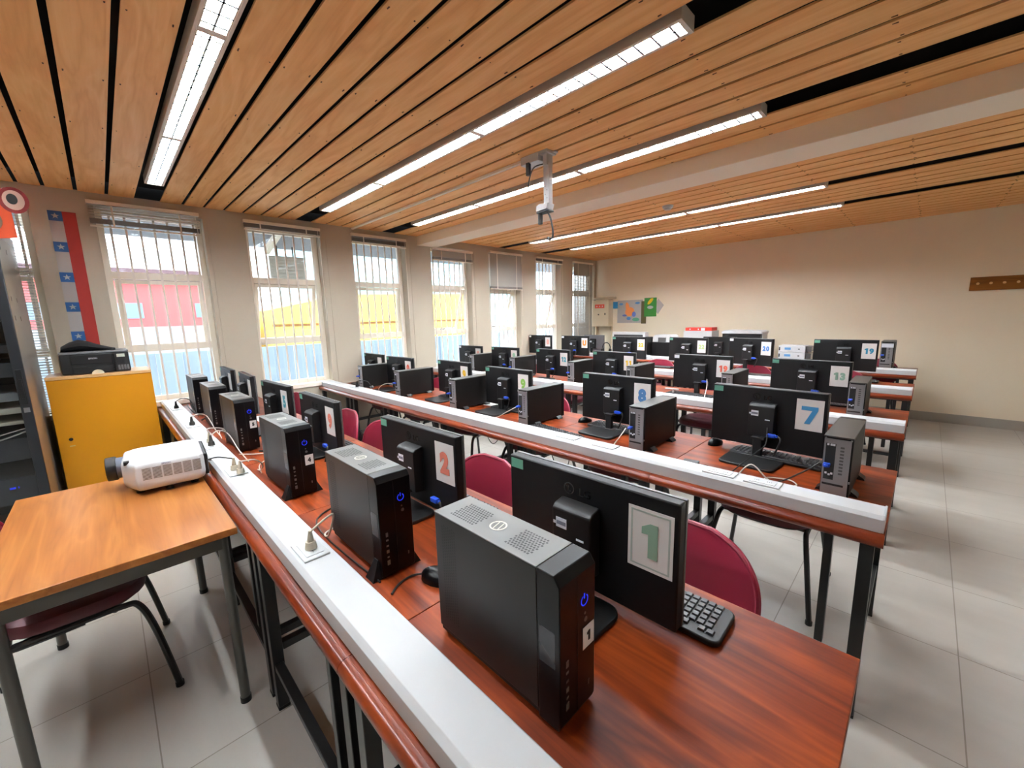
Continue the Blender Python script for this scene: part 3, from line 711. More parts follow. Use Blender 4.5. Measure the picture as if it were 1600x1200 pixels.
# ------------------------------------------------------------------ computers, other rows (rear turned to the front)
def make_small():
    root = empty('desktop_computer', (0, 0, 0)); w2, D, z1 = .045, .195, .25
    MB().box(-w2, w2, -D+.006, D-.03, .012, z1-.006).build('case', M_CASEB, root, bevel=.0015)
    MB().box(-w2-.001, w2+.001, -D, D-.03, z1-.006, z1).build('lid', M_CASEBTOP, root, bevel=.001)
    MB().box(-w2, w2, D-.03, D, .010, z1).build('front_bezel', M_GLOSS, root, bevel=.004)
    rp = MB().box(-w2+.002, w2-.006, -D+.001, -D+.006, .014, z1-.012).build('rear_plate', M_SILVER, root)
    m = MB(); m.box(-w2+.008, -.006, -D+.0002, -D+.001, .075, z1-.03); m.box(-w2+.006, w2-.018, -D+.0002, -D+.001, .052, .060); m.build('port_panel', M_DKSLOT, rp)
    m = MB()
    for k in range(9): m.box(.008, .020, -D+.0003, -D+.001, .10+k*.013, .107+k*.013)
    m.build('vent_slots', mat('slot_grey', (84, 84, 84), .5), rp)
    m = MB()
    for (x, z) in ((-.03, .215), (-.02, .215), (-.012, .215), (-.03, .10), (-.02, .095), (-.012, .10)): m.box(x-.0035, x+.0035, -D-.0004, -D+.0002, z-.004, z+.004)
    m.build('ports', M_WHITEST, rp)
    for (x, z) in ((-w2+.006, z1-.004), (w2-.006, z1-.004)): MB().cyl((x, -D-.006, z-.006), (x, -D+.002, z-.006), .003, n=8).build('screw', M_SILVER, rp)
    MB().box(w2-.004, w2+.001, -D-.004, -D+.006, .0715, .078).build('latch', M_SILVER, rp)
    for yy in (-.13, .10):
        m = MB(); m.prism([(-w2-.024, 0), (w2+.024, 0), (w2+.020, .008), (w2+.002, .02), (w2+.002, .011), (-w2-.002, .011), (-w2-.002, .02), (-w2-.020, .008)], 'y', yy, yy+.05); m.build('stand_foot', M_BLACK, root)
    b = MB(); b.box(-w2+.006, -w2+.028, -D-.022, -D, .128, .142); b.box(-w2+.01, -w2+.024, -D-.034, -D-.022, .130, .140); b.build('video_plug', M_BLUE, root, bevel=.003)
    return root
sp = make_small(); kids = list(sp.children); n = 0
S2 = [-.195, -1.035, -1.865, -2.65, -3.525, -4.308]; S3 = [-.285, -1.075, -1.915, -2.61, -3.485, -4.245]
near2 = ['right of the blue 7 monitor', 'between the 8 and 7 monitors', 'between the green 9 and the 8 monitor', 'between the yellow 9 and green 9 monitors', 'left of the yellow 9 monitor', 'nearest the window wall']
near3 = ['right of the 13 monitor', 'between the orange 19 and the 13 monitor', 'between the 11 and orange 19 monitors', 'between the 12 and 11 monitors', 'left of the blue 12 monitor', 'nearest the window wall']
for row, (xs, yy, nm, ro) in enumerate(((S2, 2.135, near2, 'second'), (S3, 3.65, near3, 'third'))):
    for k, x in enumerate(xs):
        if n == 0: o = sp
        else:
            o = sp.copy(); col.objects.link(o)
            for c in kids: copy_tree(c, o)
        n += 1
        o.location = (x, yy, ZD); o.rotation_euler = (0, 0, random.uniform(-.01, .01) if k != 4 else .02)
        tag(o, 'slim black %s row computer, silver rear, %s' % (ro, nm[k]), 'computer', 'slim black computers on the %s desk row' % ro)
o = sp.copy(); col.objects.link(o)
for c in kids: copy_tree(c, o)
o.location = (-.30, 6.62, ZD); o.scale = (1.3, 1, 1.35)
tag(o, 'taller black computer at the aisle end of the last row, behind the teal 19 monitor', 'computer')
c = MB().box(-.04, .04, -.197, -.1955, .2, .232).build('paper_label', M_WHITEST, o)

# ------------------------------------------------------------------ keyboards and mice
def make_keyboard():
    root = empty('keyboard', (0, 0, 0)); L, D = .215, .068
    m = MB(); pts = []
    for (cx, cy, a0) in ((L-.02, D-.02, 0), (-L+.02, D-.02, 90), (-L+.02, -D+.02, 180), (L-.02, -D+.02, 270)):
        for k in range(5): a = R(a0+k*22.5); pts.append((cx+.02*math.cos(a), cy+.02*math.sin(a)))
    m.prism(pts, 'z', .002, .016); m.build('housing', M_BLACK, root, bevel=.004, seg=3)
    ks = MB()
    for r_ in range(6):
        x = -L+.014; y = -D+.018+r_*.0195
        while x < L-.02:
            wd = .0165
            if r_ == 0 and abs(x+.05) < .01: wd = .1
            if x+wd > L-.012: break
            if not (.075 < x < .086 or .142 < x < .15):
                ks.add([(x, y, .016), (x+wd, y, .016), (x+wd, y+.0165, .016), (x, y+.0165, .016), (x+.002, y+.002, .0205), (x+wd-.002, y+.002, .0205), (x+wd-.002, y+.0145, .0205), (x+.002, y+.0145, .0205)],
                       [(4, 5, 6, 7), (0, 1, 5, 4), (1, 2, 6, 5), (2, 3, 7, 6), (3, 0, 4, 7)])
            x += wd+.0022
    ks.build('keys', M_KEY, root, smooth=False)
    m = MB()
    for x in (-.19, .19): m.box(x-.01, x+.01, D-.022, D-.01, 0, .003)
    for x in (-.19, .19): m.box(x-.01, x+.01, -D+.01, -D+.022, 0, .003)
    m.build('foot_pads', M_DKSLOT, root)
    return root
KB = [(-.470, .925, .02, 'black keyboard right beside the number 1 monitor', G1), (-1.27, .915, 0, 'keyboard showing between the nearest computer top and the number 2 monitor', G1), (-2.25, .91, 0, 'black keyboard behind the red digit monitor in the front row', G1), (-3.02, .90, 0, 'black keyboard behind the 5 monitor in the front row', G1), (-1.43, .52+.0, 1.2, None, G1),
      (-.455, 2.305, -.04, 'black keyboard under the blue 7 monitor', 1), (-1.33, 2.275, -.03, 'silver edged black keyboard under the blue 8 monitor', 1), (-2.25, 2.24, 0, 'black keyboard under the green 9 monitor', 1), (-3.0, 2.25, 0, 'black keyboard under the yellow 9 monitor', 1),
      (-1.60, 1.93, -.12, 'spare black keyboard leaning by the trunking, left of the number 8 stand', 1),
      (-.50, 3.93, 0, 'black keyboard under the 13 monitor', 2), (-1.42, 3.62, -.03, 'grey looking keyboard on the trunking side of the orange 19 monitor', 2), (-2.2, 3.9, 0, 'keyboard behind the 11 monitor in the third row', 2),
      (-.5, 5.36, 0, 'keyboard behind the teal 19 monitor in the fourth row', 3), (-1.25, 5.20, .0, 'keyboard at the foot of the 20 monitor in the fourth row', 3), (-2.55, 5.33, 0, 'keyboard between the yellow and pale green numbered monitors', 3)]
kp = make_keyboard(); kids = list(kp.children); n = 0
gk = ['keyboards on the front desk row', 'keyboards on the second desk row', 'keyboards on the third desk row', 'keyboards on the fourth desk row']
for x, y, rz, lab, g in KB:
    if lab is None: continue
    if n == 0: o = kp
    else:
        o = kp.copy(); col.objects.link(o)
        for c in kids: copy_tree(c, o)
    n += 1; o.location = (x, y, ZD); o.rotation_euler = (0, 0, rz)
    tag(o, lab, 'keyboard', gk[0] if g == G1 else gk[g])
def make_mouse():
    root = empty('computer_mouse', (0, 0, 0)); m = MB(); n = 14; rings = [(0, 1), (.35, 1.0), (.65, .9), (.85, .68), (.96, .4)]
    vs = []; fs = []
    for (h, s) in rings:
        for k in range(n):
            a = 2*math.pi*k/n; c, q = math.cos(a), math.sin(a); vs.append((.031*s*c, .052*s*q-.004*h, .036*h*(1-.25*(q < 0)*abs(q))))
    for r_ in range(len(rings)-1):
        for k in range(n): a = r_*n+k; b = r_*n+(k+1) % n; fs.append((a, b, b+n, a+n))
    fs.append(tuple(range((len(rings)-1)*n, len(rings)*n))); m.add(vs, fs); m.build('shell', M_GLOSS, root)
    MB().box(-.003, .003, .012, .030, .024, .034).build('wheel', M_EDGE, root, bevel=.002)
    return root
mp_ = make_mouse(); kids = list(mp_.children)
MS = [(-.915, .585, 1.9, 'black mouse between the two nearest computers on the front row', 'mice on the front desk row'), (-.775, 2.355, 2.9, 'glossy black mouse left of the 7 monitor keyboard', 'mice on the second desk row'), (-1.615, 2.30, 2.7, 'mouse with grey top left of the 8 monitor keyboard', 'mice on the second desk row'), (-1.79, .70, 1.2, 'mouse behind the number 4 computer', 'mice on the front desk row')]
for i, (x, y, rz, lab, g) in enumerate(MS):
    if i == 0: o = mp_
    else:
        o = mp_.copy(); col.objects.link(o)
        for c in kids: copy_tree(c, o)
    o.location = (x, y, ZD); o.rotation_euler = (0, 0, rz); tag(o, lab, 'mouse', g)

# ------------------------------------------------------------------ chairs
def make_chair():
    """origin on the floor under the seat; sitter looks towards -Y, backrest at +Y"""
    root = empty('classroom_chair', (0, 0, 0))
    def shell(w, prof, th, cols, mi=0):
        pass
    # seat: superellipse pad
    m = MB(); n = 28; vs = []; fs = []
    def ring(s, z, dy=0):
        out = []
        for k in range(n):
            a = 2*math.pi*k/n; c, q = math.cos(a), math.sin(a); e = .62
            out.append((.215*s*math.copysign(abs(c)**e, c), .20*s*math.copysign(abs(q)**e, q)+dy, z))
        return out
    lv = [(.90, .405), (1, .415), (1.01, .435), (.97, .455), (.85, .462), (.5, .458), (.2, .455)]
    for s, z in lv: vs += ring(s, z)
    for r_ in range(len(lv)-1):
        for k in range(n): a = r_*n+k; b = r_*n+(k+1) % n; fs.append((a, b, b+n, a+n))
    fs += [tuple(range(n-1, -1, -1)), tuple(range((len(lv)-1)*n, len(lv)*n))]
    m.add(vs, fs); m.build('seat', M_VINYLD, root)
    m = MB(); vs = []; fs = []; lv = [(.6, .392), (.9, .398), (.93, .406)]
    for s, z in lv: vs += ring(s, z)
    for r_ in range(2):
        for k in range(n): a = r_*n+k; b = r_*n+(k+1) % n; fs.append((a, b, b+n, a+n))
    fs += [tuple(range(n-1, -1, -1)), tuple(range(2*n, 3*n))]; m.add(vs, fs); m.build('seat_shell', M_BLACK, root)
    # backrest: curved rounded panel
    m = MB(); NX, NZ = 20, 12; W2, Z0, Z1 = .218, .50, .79
    def P(u, v, side):
        t = v; w_ = W2*(1-.0*t)
        x = u*w_; z = Z0+(Z1-Z0)*t
        # rounded outline: superellipse squeeze towards top corners
        k_ = max(0, (t-.40)/.60); x *= max(0, 1-k_**2.6)**.40
        k2 = max(0, (.22-t)/.22); x *= (1-.35*k2**2)
        r2 = (x/W2)**2
        y = .205+.035*t-.055*r2
        th = .022
        edge = min(1, (1-abs(u))*6)*min(1, (1-t)*7+.0)*min(1, t*7+.3)
        return (x, y-(.012+.007*edge if side else 0), z)
    vs = [P(-1+2*i/NX, (k/NZ)**.8 if k < NZ else .9995, s) for s in (0, 1) for k in range(NZ+1) for i in range(NX+1)]
    fs = []; S = (NX+1)*(NZ+1)
    for k in range(NZ):
        for i in range(NX):
            a = k*(NX+1)+i; fs.append((a, a+NX+1, a+NX+2, a+1)); fs.append((S+a, S+a+1, S+a+NX+2, S+a+NX+1))
    def bd(lst):
        for a, b in zip(lst, lst[1:]): fs.append((a, b, S+b, S+a))
    bd([i for i in range(NX+1)]); bd([k*(NX+1)+NX for k in range(NZ+1)]); bd([NZ*(NX+1)+i for i in range(NX, -1, -1)]); bd([k*(NX+1) for k in range(NZ, -1, -1)])
    m.add(vs, fs); m.build('backrest', M_VINYL, root)
    m = MB(); pts = []
    for k in range(NZ+1): pts.append(P(-1, (k/NZ)**.8 if k < NZ else .985, 1))
    for i in range(1, 8): pts.append(P(-1+2*i/8, .985, 1))
    for k in range(NZ, -1, -1): pts.append(P(1, (k/NZ)**.8 if k < NZ else .985, 1))
    m.tube([(p[0], p[1]+.004, p[2]) for p in pts], .0085, n=8, sub=2); m.build('piping', M_VINYL, root)
    for s in (-1, 1):
        x = s*.19
        MB().tube([(s*.245, -.24, .012), (x+s*.022, -.20, .26), (x+s*.004, -.165, .375), (x, -.12, .392), (x, .0, .392), (x, .12, .392), (x+s*.004, .165, .375), (x+s*.022, .215, .26), (s*.245, .265, .012)], .0115, n=8).build('leg_frame', M_STEELBLK, root)
        MB().tube([(x-s*.0, -.02, .386), (x, .16, .384), (x-s*.002, .225, .42), (x-s*.012, .222, .55), (x-s*.05, .222, .66)], .0105, n=8).build('back_tube', M_STEELBLK, root)
        for yy in (-.24, .265): MB().cyl((s*.245, yy, 0), (s*.245, yy, .018), .0145, n=10).build('foot_cap', M_BLACK, root)
    MB().tube([(-.19, -.10, .386), (.19, -.10, .386)], .009).build('cross_tube', M_STEELBLK, root)
    MB().tube([(-.19, .10, .386), (.19, .10, .386)], .009).build('cross_tube', M_STEELBLK, root)
    return root
CH = [[(-.47, .0), (-1.385, .0), (-2.42, 0), (-2.965, 0), (-4.09, 0), (-4.60, 0)],
      [(-.50, 0), (-1.36, .02), (-2.15, 0), (-2.95, 0), (-3.75, 0), (-4.5, 0)],
      [(-.55, 0), (-1.38, 0), (-2.2, 0), (-3.05, 0), (-3.8, 0), (-4.5, 0)],
      [(-.6, 0), (-1.45, 0), (-2.62, 0), (-3.6, 0)], [(-.42, 0)]]
nm = [['just beyond the number 1 monitor', 'between the 1 and 2 monitors', 'half hidden by the number 2 monitor', 'beside the red digit monitor', 'half hidden by the red digit monitor', 'beside the 5 monitor at the window wall'],
      ['tucked under the aisle end', 'tucked under second from the aisle', 'tucked under third from the aisle', 'tucked under fourth from the aisle', 'tucked under fifth from the aisle', 'tucked under by the window wall']]
cp = make_chair(); ckids = list(cp.children); n = 0
for r, lst in enumerate(CH):
    for k, (x, rz) in enumerate(lst):
        if n == 0: o = cp
        else:
            o = cp.copy(); col.objects.link(o)
            for c in ckids: copy_tree(c, o)
        n += 1
        o.location = (x, ROWF[r]+(.752 if r == 0 else .70), 0); o.rotation_euler = (0, 0, rz)
        w_ = nm[0][k] if r == 0 else nm[1][k]
        tag(o, 'crimson vinyl chair at the %s row, %s' % (ORD[r], w_) if r < 4 else 'crimson chair standing behind the last row at the aisle end', 'chair', 'crimson chairs at the desk rows')
o = cp.copy(); col.objects.link(o)
for c in ckids: copy_tree(c, o)
o.location = (-2.25, -.20, 0); o.rotation_euler = (0, 0, math.pi); tag(o, 'maroon vinyl chair pushed under the light wooden table', 'chair')

# ------------------------------------------------------------------ side table and projector
tb = empty('wooden_table', (-2.19, -.05, 0), 0, 'light honey wood table with grey round metal legs, holding the white projector', 'table')
MB().box(-.5, .5, -.305, .305, .694, .72).build('tabletop', M_OAKTABLE, tb, bevel=.002)
m = MB()
for (a, b, c, d) in ((-.47, .47, -.278, -.262), (-.47, .47, .262, .278), (-.478, -.462, -.262, .262), (.462, .478, -.262, .262)): m.box(a, b, c, d, .644, .694)
m.build('apron', M_STEELGREY, tb, bevel=.002)
for sx in (-1, 1):
    for sy in (-1, 1):
        lg = MB().cyl((sx*.462, sy*.262, .02), (sx*.462, sy*.262, .69), .0165, n=14).build('leg', M_STEELGREY, tb)
        MB().cyl((sx*.462, sy*.262, 0), (sx*.462, sy*.262, .022), .0185, n=14).build('foot_cap', M_BLACK, lg)
pj = empty('projector', (-2.46, .118, .72), R(-4), 'large white projector with black lens sitting on the light wooden table', 'projector')
m = MB(); x0, x1, y0, y1 = -.16, .16, -.13, .155
out = [(x0, y0+.03), (x0+.03, y0), (x1-.10, y0), (x1, y0+.045), (x1, y1-.02), (x1-.02, y1), (x0+.02, y1), (x0, y1-.02)]
ins = lambda f, z: [((x)*f, (y-.01)*f+.01, z) for x, y in out]
lv = [(.80, .018), (.93, .026), (.985, .040), (1, .058), (1, .122), (.985, .136), (.93, .146), (.78, .153)]
vs = []
for f, z in lv: vs += ins(f, z)
k = len(out); fs = [tuple(range(k-1, -1, -1)), tuple(range((len(lv)-1)*k, len(lv)*k))]
for r_ in range(len(lv)-1):
    for i in range(k): a = r_*k+i; b = r_*k+(i+1) % k; fs.append((a, b, b+k, a+k))
m.add(vs, fs); m.build('body', M_WHITE, pj, bevel=.004, seg=3)
MB().box(-.14, .14, .150, .168, .035, .135).build('rear_panel', M_BLACK, pj, bevel=.006)
m = MB()
for c in range(6):
    for r_ in range(10): a = -.062+c*.0345; m.box(x1-.001, x1+.0006, a, a+.029, .072+r_*.0052, .0745+r_*.0052)
m.build('vent_grille', mat('grille_brown', (96, 84, 74), .6), pj)
m = MB(); m.cyl((-.05, -.15, .095), (-.05, -.125, .095), .046, n=24); m.build('lens_ring', mat('lens_ring_grey', (90, 96, 108), .3), pj)
m = MB(); m.cyl((-.05, -.185, .095), (-.05, -.150, .095), .053, n=24); lc = m.build('lens_cap', M_BLACK, pj, bevel=.003)
m = MB(); m.box(-.06, .05, .03, .075, .1525, .1538); m.build('control_panel', mat('panel_pale_grey', (196, 204, 222), .3), pj)
m = MB(); m.box(x1-.085, x1-.06, y0+.012, y0+.03, .135, .150); m.build('focus_slot', M_DKSLOT, pj)
m = MB(); put_text(m, 'EPSON', .010, Matrix.Translation((x1+.0006, .02, .131)) @ FACE_X, 0, .02); m.build('maker_print', mat('print_lilac', (140, 144, 164), .5), pj, smooth=False)
for (fx, fy) in ((.08, -.08), (-.1, -.09), (.12, .02), (-.1, .1), (.1, .11)):
    m = MB(); m.cyl((fx, fy, 0), (fx, fy, .008), .015, n=14); m.cyl((fx, fy, .008), (fx, fy, .030), .010, n=10); m.build('foot', M_BLACK, pj)

# ------------------------------------------------------------------ yellow cabinet, printer, bag, rack
cb = empty('yellow_cabinet', (-4.66, -.042, 0), 0, 'bright yellow cabinet with a round lock under the printer', 'cabinet')
m = MB(); m.box(-.2, .188, -.29, .29, .06, 1.07); m.build('body', M_YELLOW, cb, bevel=.002)
MB().box(-.205, .212, -.292, .292, 1.07, 1.092).build('top', mat('cabinet_top_wood', (224, 176, 120), .45), cb, bevel=.002)
dr = MB().box(.19, .21, -.29, .29, .065, 1.068).build('door', M_YELLOW, cb, bevel=.0015)
m = MB(); m.cyl((.21, -.222, .62), (.2125, -.222, .62), .012, n=16); m.cyl((.2125, -.222, .62), (.214, -.222, .62), .006, n=12); m.build('lock', M_BLACK, dr)
MB().box(-.18, .17, -.27, .27, 0, .06).build('plinth', M_DKSLOT, cb)
MB().box(.21, .2106, -.235, -.205, .565, .572).build('scuff', mat('scuff_grey', (190, 170, 120), .6), dr)
pr = empty('inkjet_printer', (-4.66, -.055, 1.092), 0, 'black inkjet printer on top of the yellow cabinet', 'printer')
m = MB(); m.box(-.15, .16, -.19, .19, .005, .155); m.build('body', M_BLACK, pr, bevel=.008)
MB().box(-.155, .155, -.19, .19, .155, .172).build('scanner_lid', mat('lid_grey', (120, 120, 124), .35), pr, bevel=.004)
MB().box(.16, .164, -.135, .09, .078, .148).build('front_flap', mat('printer_flap', (34, 34, 36), .25), pr, bevel=.002)
MB().box(.13, .158, -.13, .09, .06, .075).build('tray_gap', M_DKSLOT, pr)
MB().box(.16, .170, -.13, .095, .008, .058).build('paper_tray', M_BLACK, pr, bevel=.002)
tk = MB().box(.16, .176, .105, .188, .006, .155).build('ink_tank_unit', mat('printer_side', (30, 30, 33), .3), pr, bevel=.003)
m = MB(); m.box(.176, .178, .118, .165, .118, .142); m.build('display', mat('display_pale', (196, 204, 190), .3), tk)
m = MB()
for k in range(4): m.box(.176, .178, .118+k*.017, .130+k*.017, .018, .055)
m.build('ink_windows', mat('ink_window', (92, 94, 96), .3), tk)
m = MB(); put_text(m, 'EPSON', .016, Matrix.Translation((.1645, -.015, .118)) @ FACE_X, 0, .02); m.build('maker_print', M_WHITEST, pr, smooth=False)
m = MB(); pts = [(0.02*0+.035*math.cos(R(a)), .035*math.sin(R(a))) for a in range(0, 181, 18)]
m.T = Matrix.Translation((.1715, .0, .0)); m.prism([(p[0], p[1]*.9) for p in pts], 'x', 0, .001); m.T = None; m.build('round_sticker', mat('sticker_cream', (232, 226, 200), .5), pr)
bag = MB(); prof = [(-.15, .004, .05), (-.145, .04, .08), (-.10, .07, .09), (-.05, .088, .09), (0, .075, .09), (.05, .05, .085), (.10, .03, .075), (.15, .014, .05)]
vs = []; nn = 12
for (y, h, wx) in prof:
    for k in range(nn):
        a = 2*math.pi*k/nn; z = h/2+h/2*math.sin(a)*(1 if math.sin(a) > 0 else 1); vs.append((wx*math.cos(a), y, max(0.0005, z)))
fs = [(i*nn+k, i*nn+(k+1) % nn, (i+1)*nn+(k+1) % nn, (i+1)*nn+k) for i in range(len(prof)-1) for k in range(nn)]+[tuple(range(nn-1, -1, -1)), tuple(range((len(prof)-1)*nn, len(prof)*nn))]
bag.add(vs, fs); bo = bag.build('black_pouch', mat('black_cloth', (12, 12, 14), .85), loc=(-4.62, -.085, 1.2645))
tag(bo, 'soft black pouch lying on top of the inkjet printer', 'pouch')
rk = empty('server_rack', (-4.375, -.68, 0), 0, 'tall server rack with dark glass door and steel side panel', 'server rack')
MB().box(-.44, .42, .298, .31, .06, 2.02).build('side_panel', M_STEEL, rk, bevel=.002)
m = MB()
for (y, z) in ((.3105, 1.93), (.3105, 1.62), (.3105, 1.5)):
    for x in (.05, .3): m.box(x, x+.008, .3103, .3113, z, z+.03)
m.build('panel_slots', M_DKSLOT, rk)
MB().box(-.44, .42, -.31, -.298, .06, 2.02).build('side_panel', M_STEEL, rk)
m = MB(); m.prism([(-.44, 2.02), (.40, 2.02), (.44, 2.04), (.43, 2.075), (.38, 2.09), (-.44, 2.09)], 'y', -.31, .31); m.build('top_cover', M_WHITE, rk, bevel=.004)
MB().box(-.44, .44, -.31, .31, 0, .06).build('plinth', M_RACK, rk)
MB().box(-.44, -.43, -.298, .298, .06, 2.02).build('rear_panel', M_RACK, rk)
m = MB(); m.box(.42, .45, .265, .312, .06, 2.03); m.box(.42, .45, -.312, -.265, .06, 2.03); m.box(.42, .45, -.265, .265, 1.95, 2.03); m.box(.42, .45, -.265, .265, .06, .13)
d = m.build('door_frame', M_RACK, rk, bevel=.003)
MB().box(.432, .436, -.265, .265, .13, 1.95).build('door_glass', M_SMOKE, d)
m = MB(); m.box(.45, .458, .275, .300, .98, 1.2); m.box(.458, .466, .28, .295, 1.02, 1.14); m.build('door_handle', M_BLACK, d, bevel=.002)
MB().box(.4505, .4512, .276, .302, .93, .96).build('lock_plate', M_SILVER, d)
dv = [(1.0, .05, (150, 152, 150)), (.92, .035, (206, 200, 180)), (.85, .02, (210, 200, 176)), (1.15, .09, (70, 74, 78)), (1.3, .05, (60, 62, 66)), (1.5, .09, (54, 58, 62)), (.62, .14, (58, 60, 64)), (.34, .17, (66, 68, 70)), (1.7, .06, (90, 92, 94))]
for i, (z, h, c) in enumerate(dv):
    dd = tag(MB().box(-.3, .37, -.26, .262, z, z+h).build('network_device', mat('device_%d' % i, c, .5), rk, bevel=.002), 'rack unit %s' % ('pale' if c[0] > 140 else 'dark'))
m = MB(); m.box(.37, .3712, .14, .165, .44, .452); m.box(.37, .3712, .175, .18, .44, .452); m.build('status_light', M_LED, rk)
m = MB(); m.tube([(.38, .26, .8), (.39, .1, .76), (.385, -.1, .79), (.38, -.25, .74)], .005); m.tube([(.38, .26, .82), (.39, .0, .775), (.385, -.2, .83)], .004); m.build('patch_cable', M_CABLEW, rk)
# paper creature mask on the rack
cr = empty('paper_creature_mask', (-3.935, -.36, 1.99), 0, 'orange and red paper creature face with round eyes on top of the server rack', 'paper decoration')
T = Matrix(((0, 0, 1, 0), (1, 0, 0, 0), (0, 1, 0, 0), (0, 0, 0, 1)))
m = MB(); m.prism([(-.34, .02), (-.1, -.03), (.08, .0), (.075, .20), (.045, .31), (.0, .40), (-.12, .46), (-.34, .46)], 'x', 0, .008); m.build('face', M_ORANGE, cr)
def disc(y, z, ry, rz_, x, mtl, name, t=.003, par=cr):
    mm = MB(); mm.prism([(y+ry*math.cos(2*math.pi*k/24), z+rz_*math.sin(2*math.pi*k/24)) for k in range(24)], 'x', x, x+t); return mm.build(name, mtl, par)
e1 = disc(.095, .215, .062, .075, .008, M_DKRED, 'eye'); disc(.095, .215, .044, .056, .011, mat('paper_pink', (214, 176, 160), .6), 'iris', par=e1); disc(.09, .22, .022, .03, .014, M_DKSLOT, 'pupil', par=e1)
e2 = disc(.01, .335, .045, .055, .009, M_DKSLOT, 'eye'); disc(.01, .335, .036, .045, .012, M_RWHITE, 'iris', par=e2); disc(.01, .34, .015, .018, .015, M_DKSLOT, 'pupil', par=e2)
mo = disc(-.04, .09, .075, .075, .008, mat('mouth_brown', (110, 78, 58), .7), 'mouth')
m = MB()
for k in range(3): m.add([(.0125, -.09+k*.04, .14), (.0125, -.05+k*.04, .15), (.0125, -.07+k*.04, .09)], [(0, 1, 2)]); m.add([(.0125, -.09+k*.035, .03), (.0125, -.06+k*.035, .03), (.0125, -.075+k*.035, .065)], [(0, 1, 2)])
m.build('teeth', M_RWHITE, mo, smooth=False)
m = MB(); m.prism([(-.34, .38), (-.02, .28), (.03, .17), (.01, .15), (-.34, .28)], 'x', .008, .011); m.build('brow', M_DKRED, cr)
# flag ribbon
fl = empty('flag_ribbon', (XL, -.094, 1.0), 0, 'vertical ribbon of blue and white squares with stars beside a red stripe', 'decoration')
MB().box(.001, .003, 0, .077, 0, 1.347).build('red_stripe', M_RED, fl)
z = 1.347; k = 0
while z > .02:
    h = .075 if k % 2 == 0 else .158; zz = max(0, z-h)
    b = MB().box(.001, .003, -.077, 0, zz, z).build('blue_square' if k % 2 == 0 else 'white_square', M_RBLUE if k % 2 == 0 else M_RWHITE, fl)
    if k % 2 == 0:
        m = MB(); pts = []
        for q in range(10): rr = .024 if q % 2 == 0 else .0095; a = math.pi/2+q*math.pi/5; pts.append((-.0385+rr*math.cos(a), (z+zz)/2+rr*math.sin(a)))
        m.prism(pts, 'x', .003, .0036); m.build('star', M_RWHITE, b, smooth=False)
    z = zz; k += 1

# ------------------------------------------------------------------ back wall things
cr_ = empty('coat_rack', (.95, YF, 1.68), 0, 'wooden coat rack board with small pale pegs on the back wall', 'coat rack')
MB().box(-.645, .65, -.02, -.001, -.075, .078).build('board', M_PEGWOOD, cr_, bevel=.002)
for k in range(11): MB().cyl((-.585+.1*k, -.06, 0.003), (-.585+.1*k, -.02, 0), .014, .007, n=10).build('peg', mat('peg_pale', (222, 178, 120), .35), cr_)
ep = empty('electrical_panel', (-4.655, YF, 1.2), 0, 'cream metal electrical panel on legs with a red sticker in the back corner', 'electrical panel')
MB().box(-.205, .185, -.17, -.001, .0, .52).build('box', M_CREAMB, ep, bevel=.004)
dd = MB().box(-.18, .16, -.178, -.17, .02, .50).build('door', M_CREAMB, ep, bevel=.002)
m = MB(); m.box(-.125, .095, -.180, -.178, .365, .44); st = m.build('red_sticker', mat('sticker_red', (236, 92, 66), .5), dd)
m = MB()
for k in range(3): m.cyl((-.08+.065*k, -.1808, .402), (-.08+.065*k, -.180, .402), .018, n=3)
m.build('warning_mark', M_WHITEST, st, smooth=False)
m = MB(); m.cyl((-.04, -.186, .24), (-.04, -.178, .24), .014, n=12); m.box(.10, .12, -.184, -.178, .23, .27); m.build('lock', M_DKSLOT, dd)
for x in (-.19, .17): MB().box(x-.02, x+.02, -.06, -.02, -1.2, 0).build('post', M_CREAMB, ep)
tag(MB().cyl((-4.87, YF-.10, 1.755), (-4.35, YF-.10, 1.755), .022, n=14).build('rolled_screen', mat('roll_beige', (196, 184, 160), .5)), 'beige roller tube lying along the top of the electrical panel', 'roller')
bs = MB(); bs.box(-.05, .05, -.012, -.001, 0, .13); o = bs.build('blue_notice', M_TEAL, loc=(-4.415, YF, 1.55)); tag(o, 'small blue notice on the wall right of the electrical panel', 'notice')
p1 = empty('children_poster', (-4.10, YF, 1.48), 0, 'white poster with an orange painted figure and blue shapes on the back wall', 'poster')
MB().box(-.27, .27, -.006, -.001, -.215, .22).build('sheet', M_RWHITE, p1)
def blob(par, pts, mtl, name, y=-.0075, cx=0, cz=0):
    mm = MB(); mm.prism([(cx+a, cz+b) for a, b in pts], 'y', y, -.006); return mm.build(name, mtl, par)
ell = lambda rx, rz_, n=16, rot=0: [(rx*math.cos(2*math.pi*k/n)*math.cos(rot)-rz_*math.sin(2*math.pi*k/n)*math.sin(rot), rx*math.cos(2*math.pi*k/n)*math.sin(rot)+rz_*math.sin(2*math.pi*k/n)*math.cos(rot)) for k in range(n)]
blob(p1, ell(.10, .085, rot=.3), M_ORANGE if False else mat('poster_orange', (240, 150, 80), .6), 'painted_figure', cx=.0, cz=.0)
blob(p1, ell(.04, .09, rot=.2), MATS['poster_orange'], 'painted_ear', y=-.0078, cx=-.05, cz=.09)
blob(p1, ell(.045, .03), mat('poster_blue', (80, 140, 204), .6), 'painted_shape', cx=-.02, cz=-.13)
blob(p1, ell(.04, .05), mat('poster_indigo', (96, 116, 190), .6), 'painted_shape', y=-.0079, cx=.09, cz=-.05)
blob(p1, ell(.05, .02), MATS['poster_indigo'], 'painted_shape', y=-.0077, cx=-.11, cz=-.07)
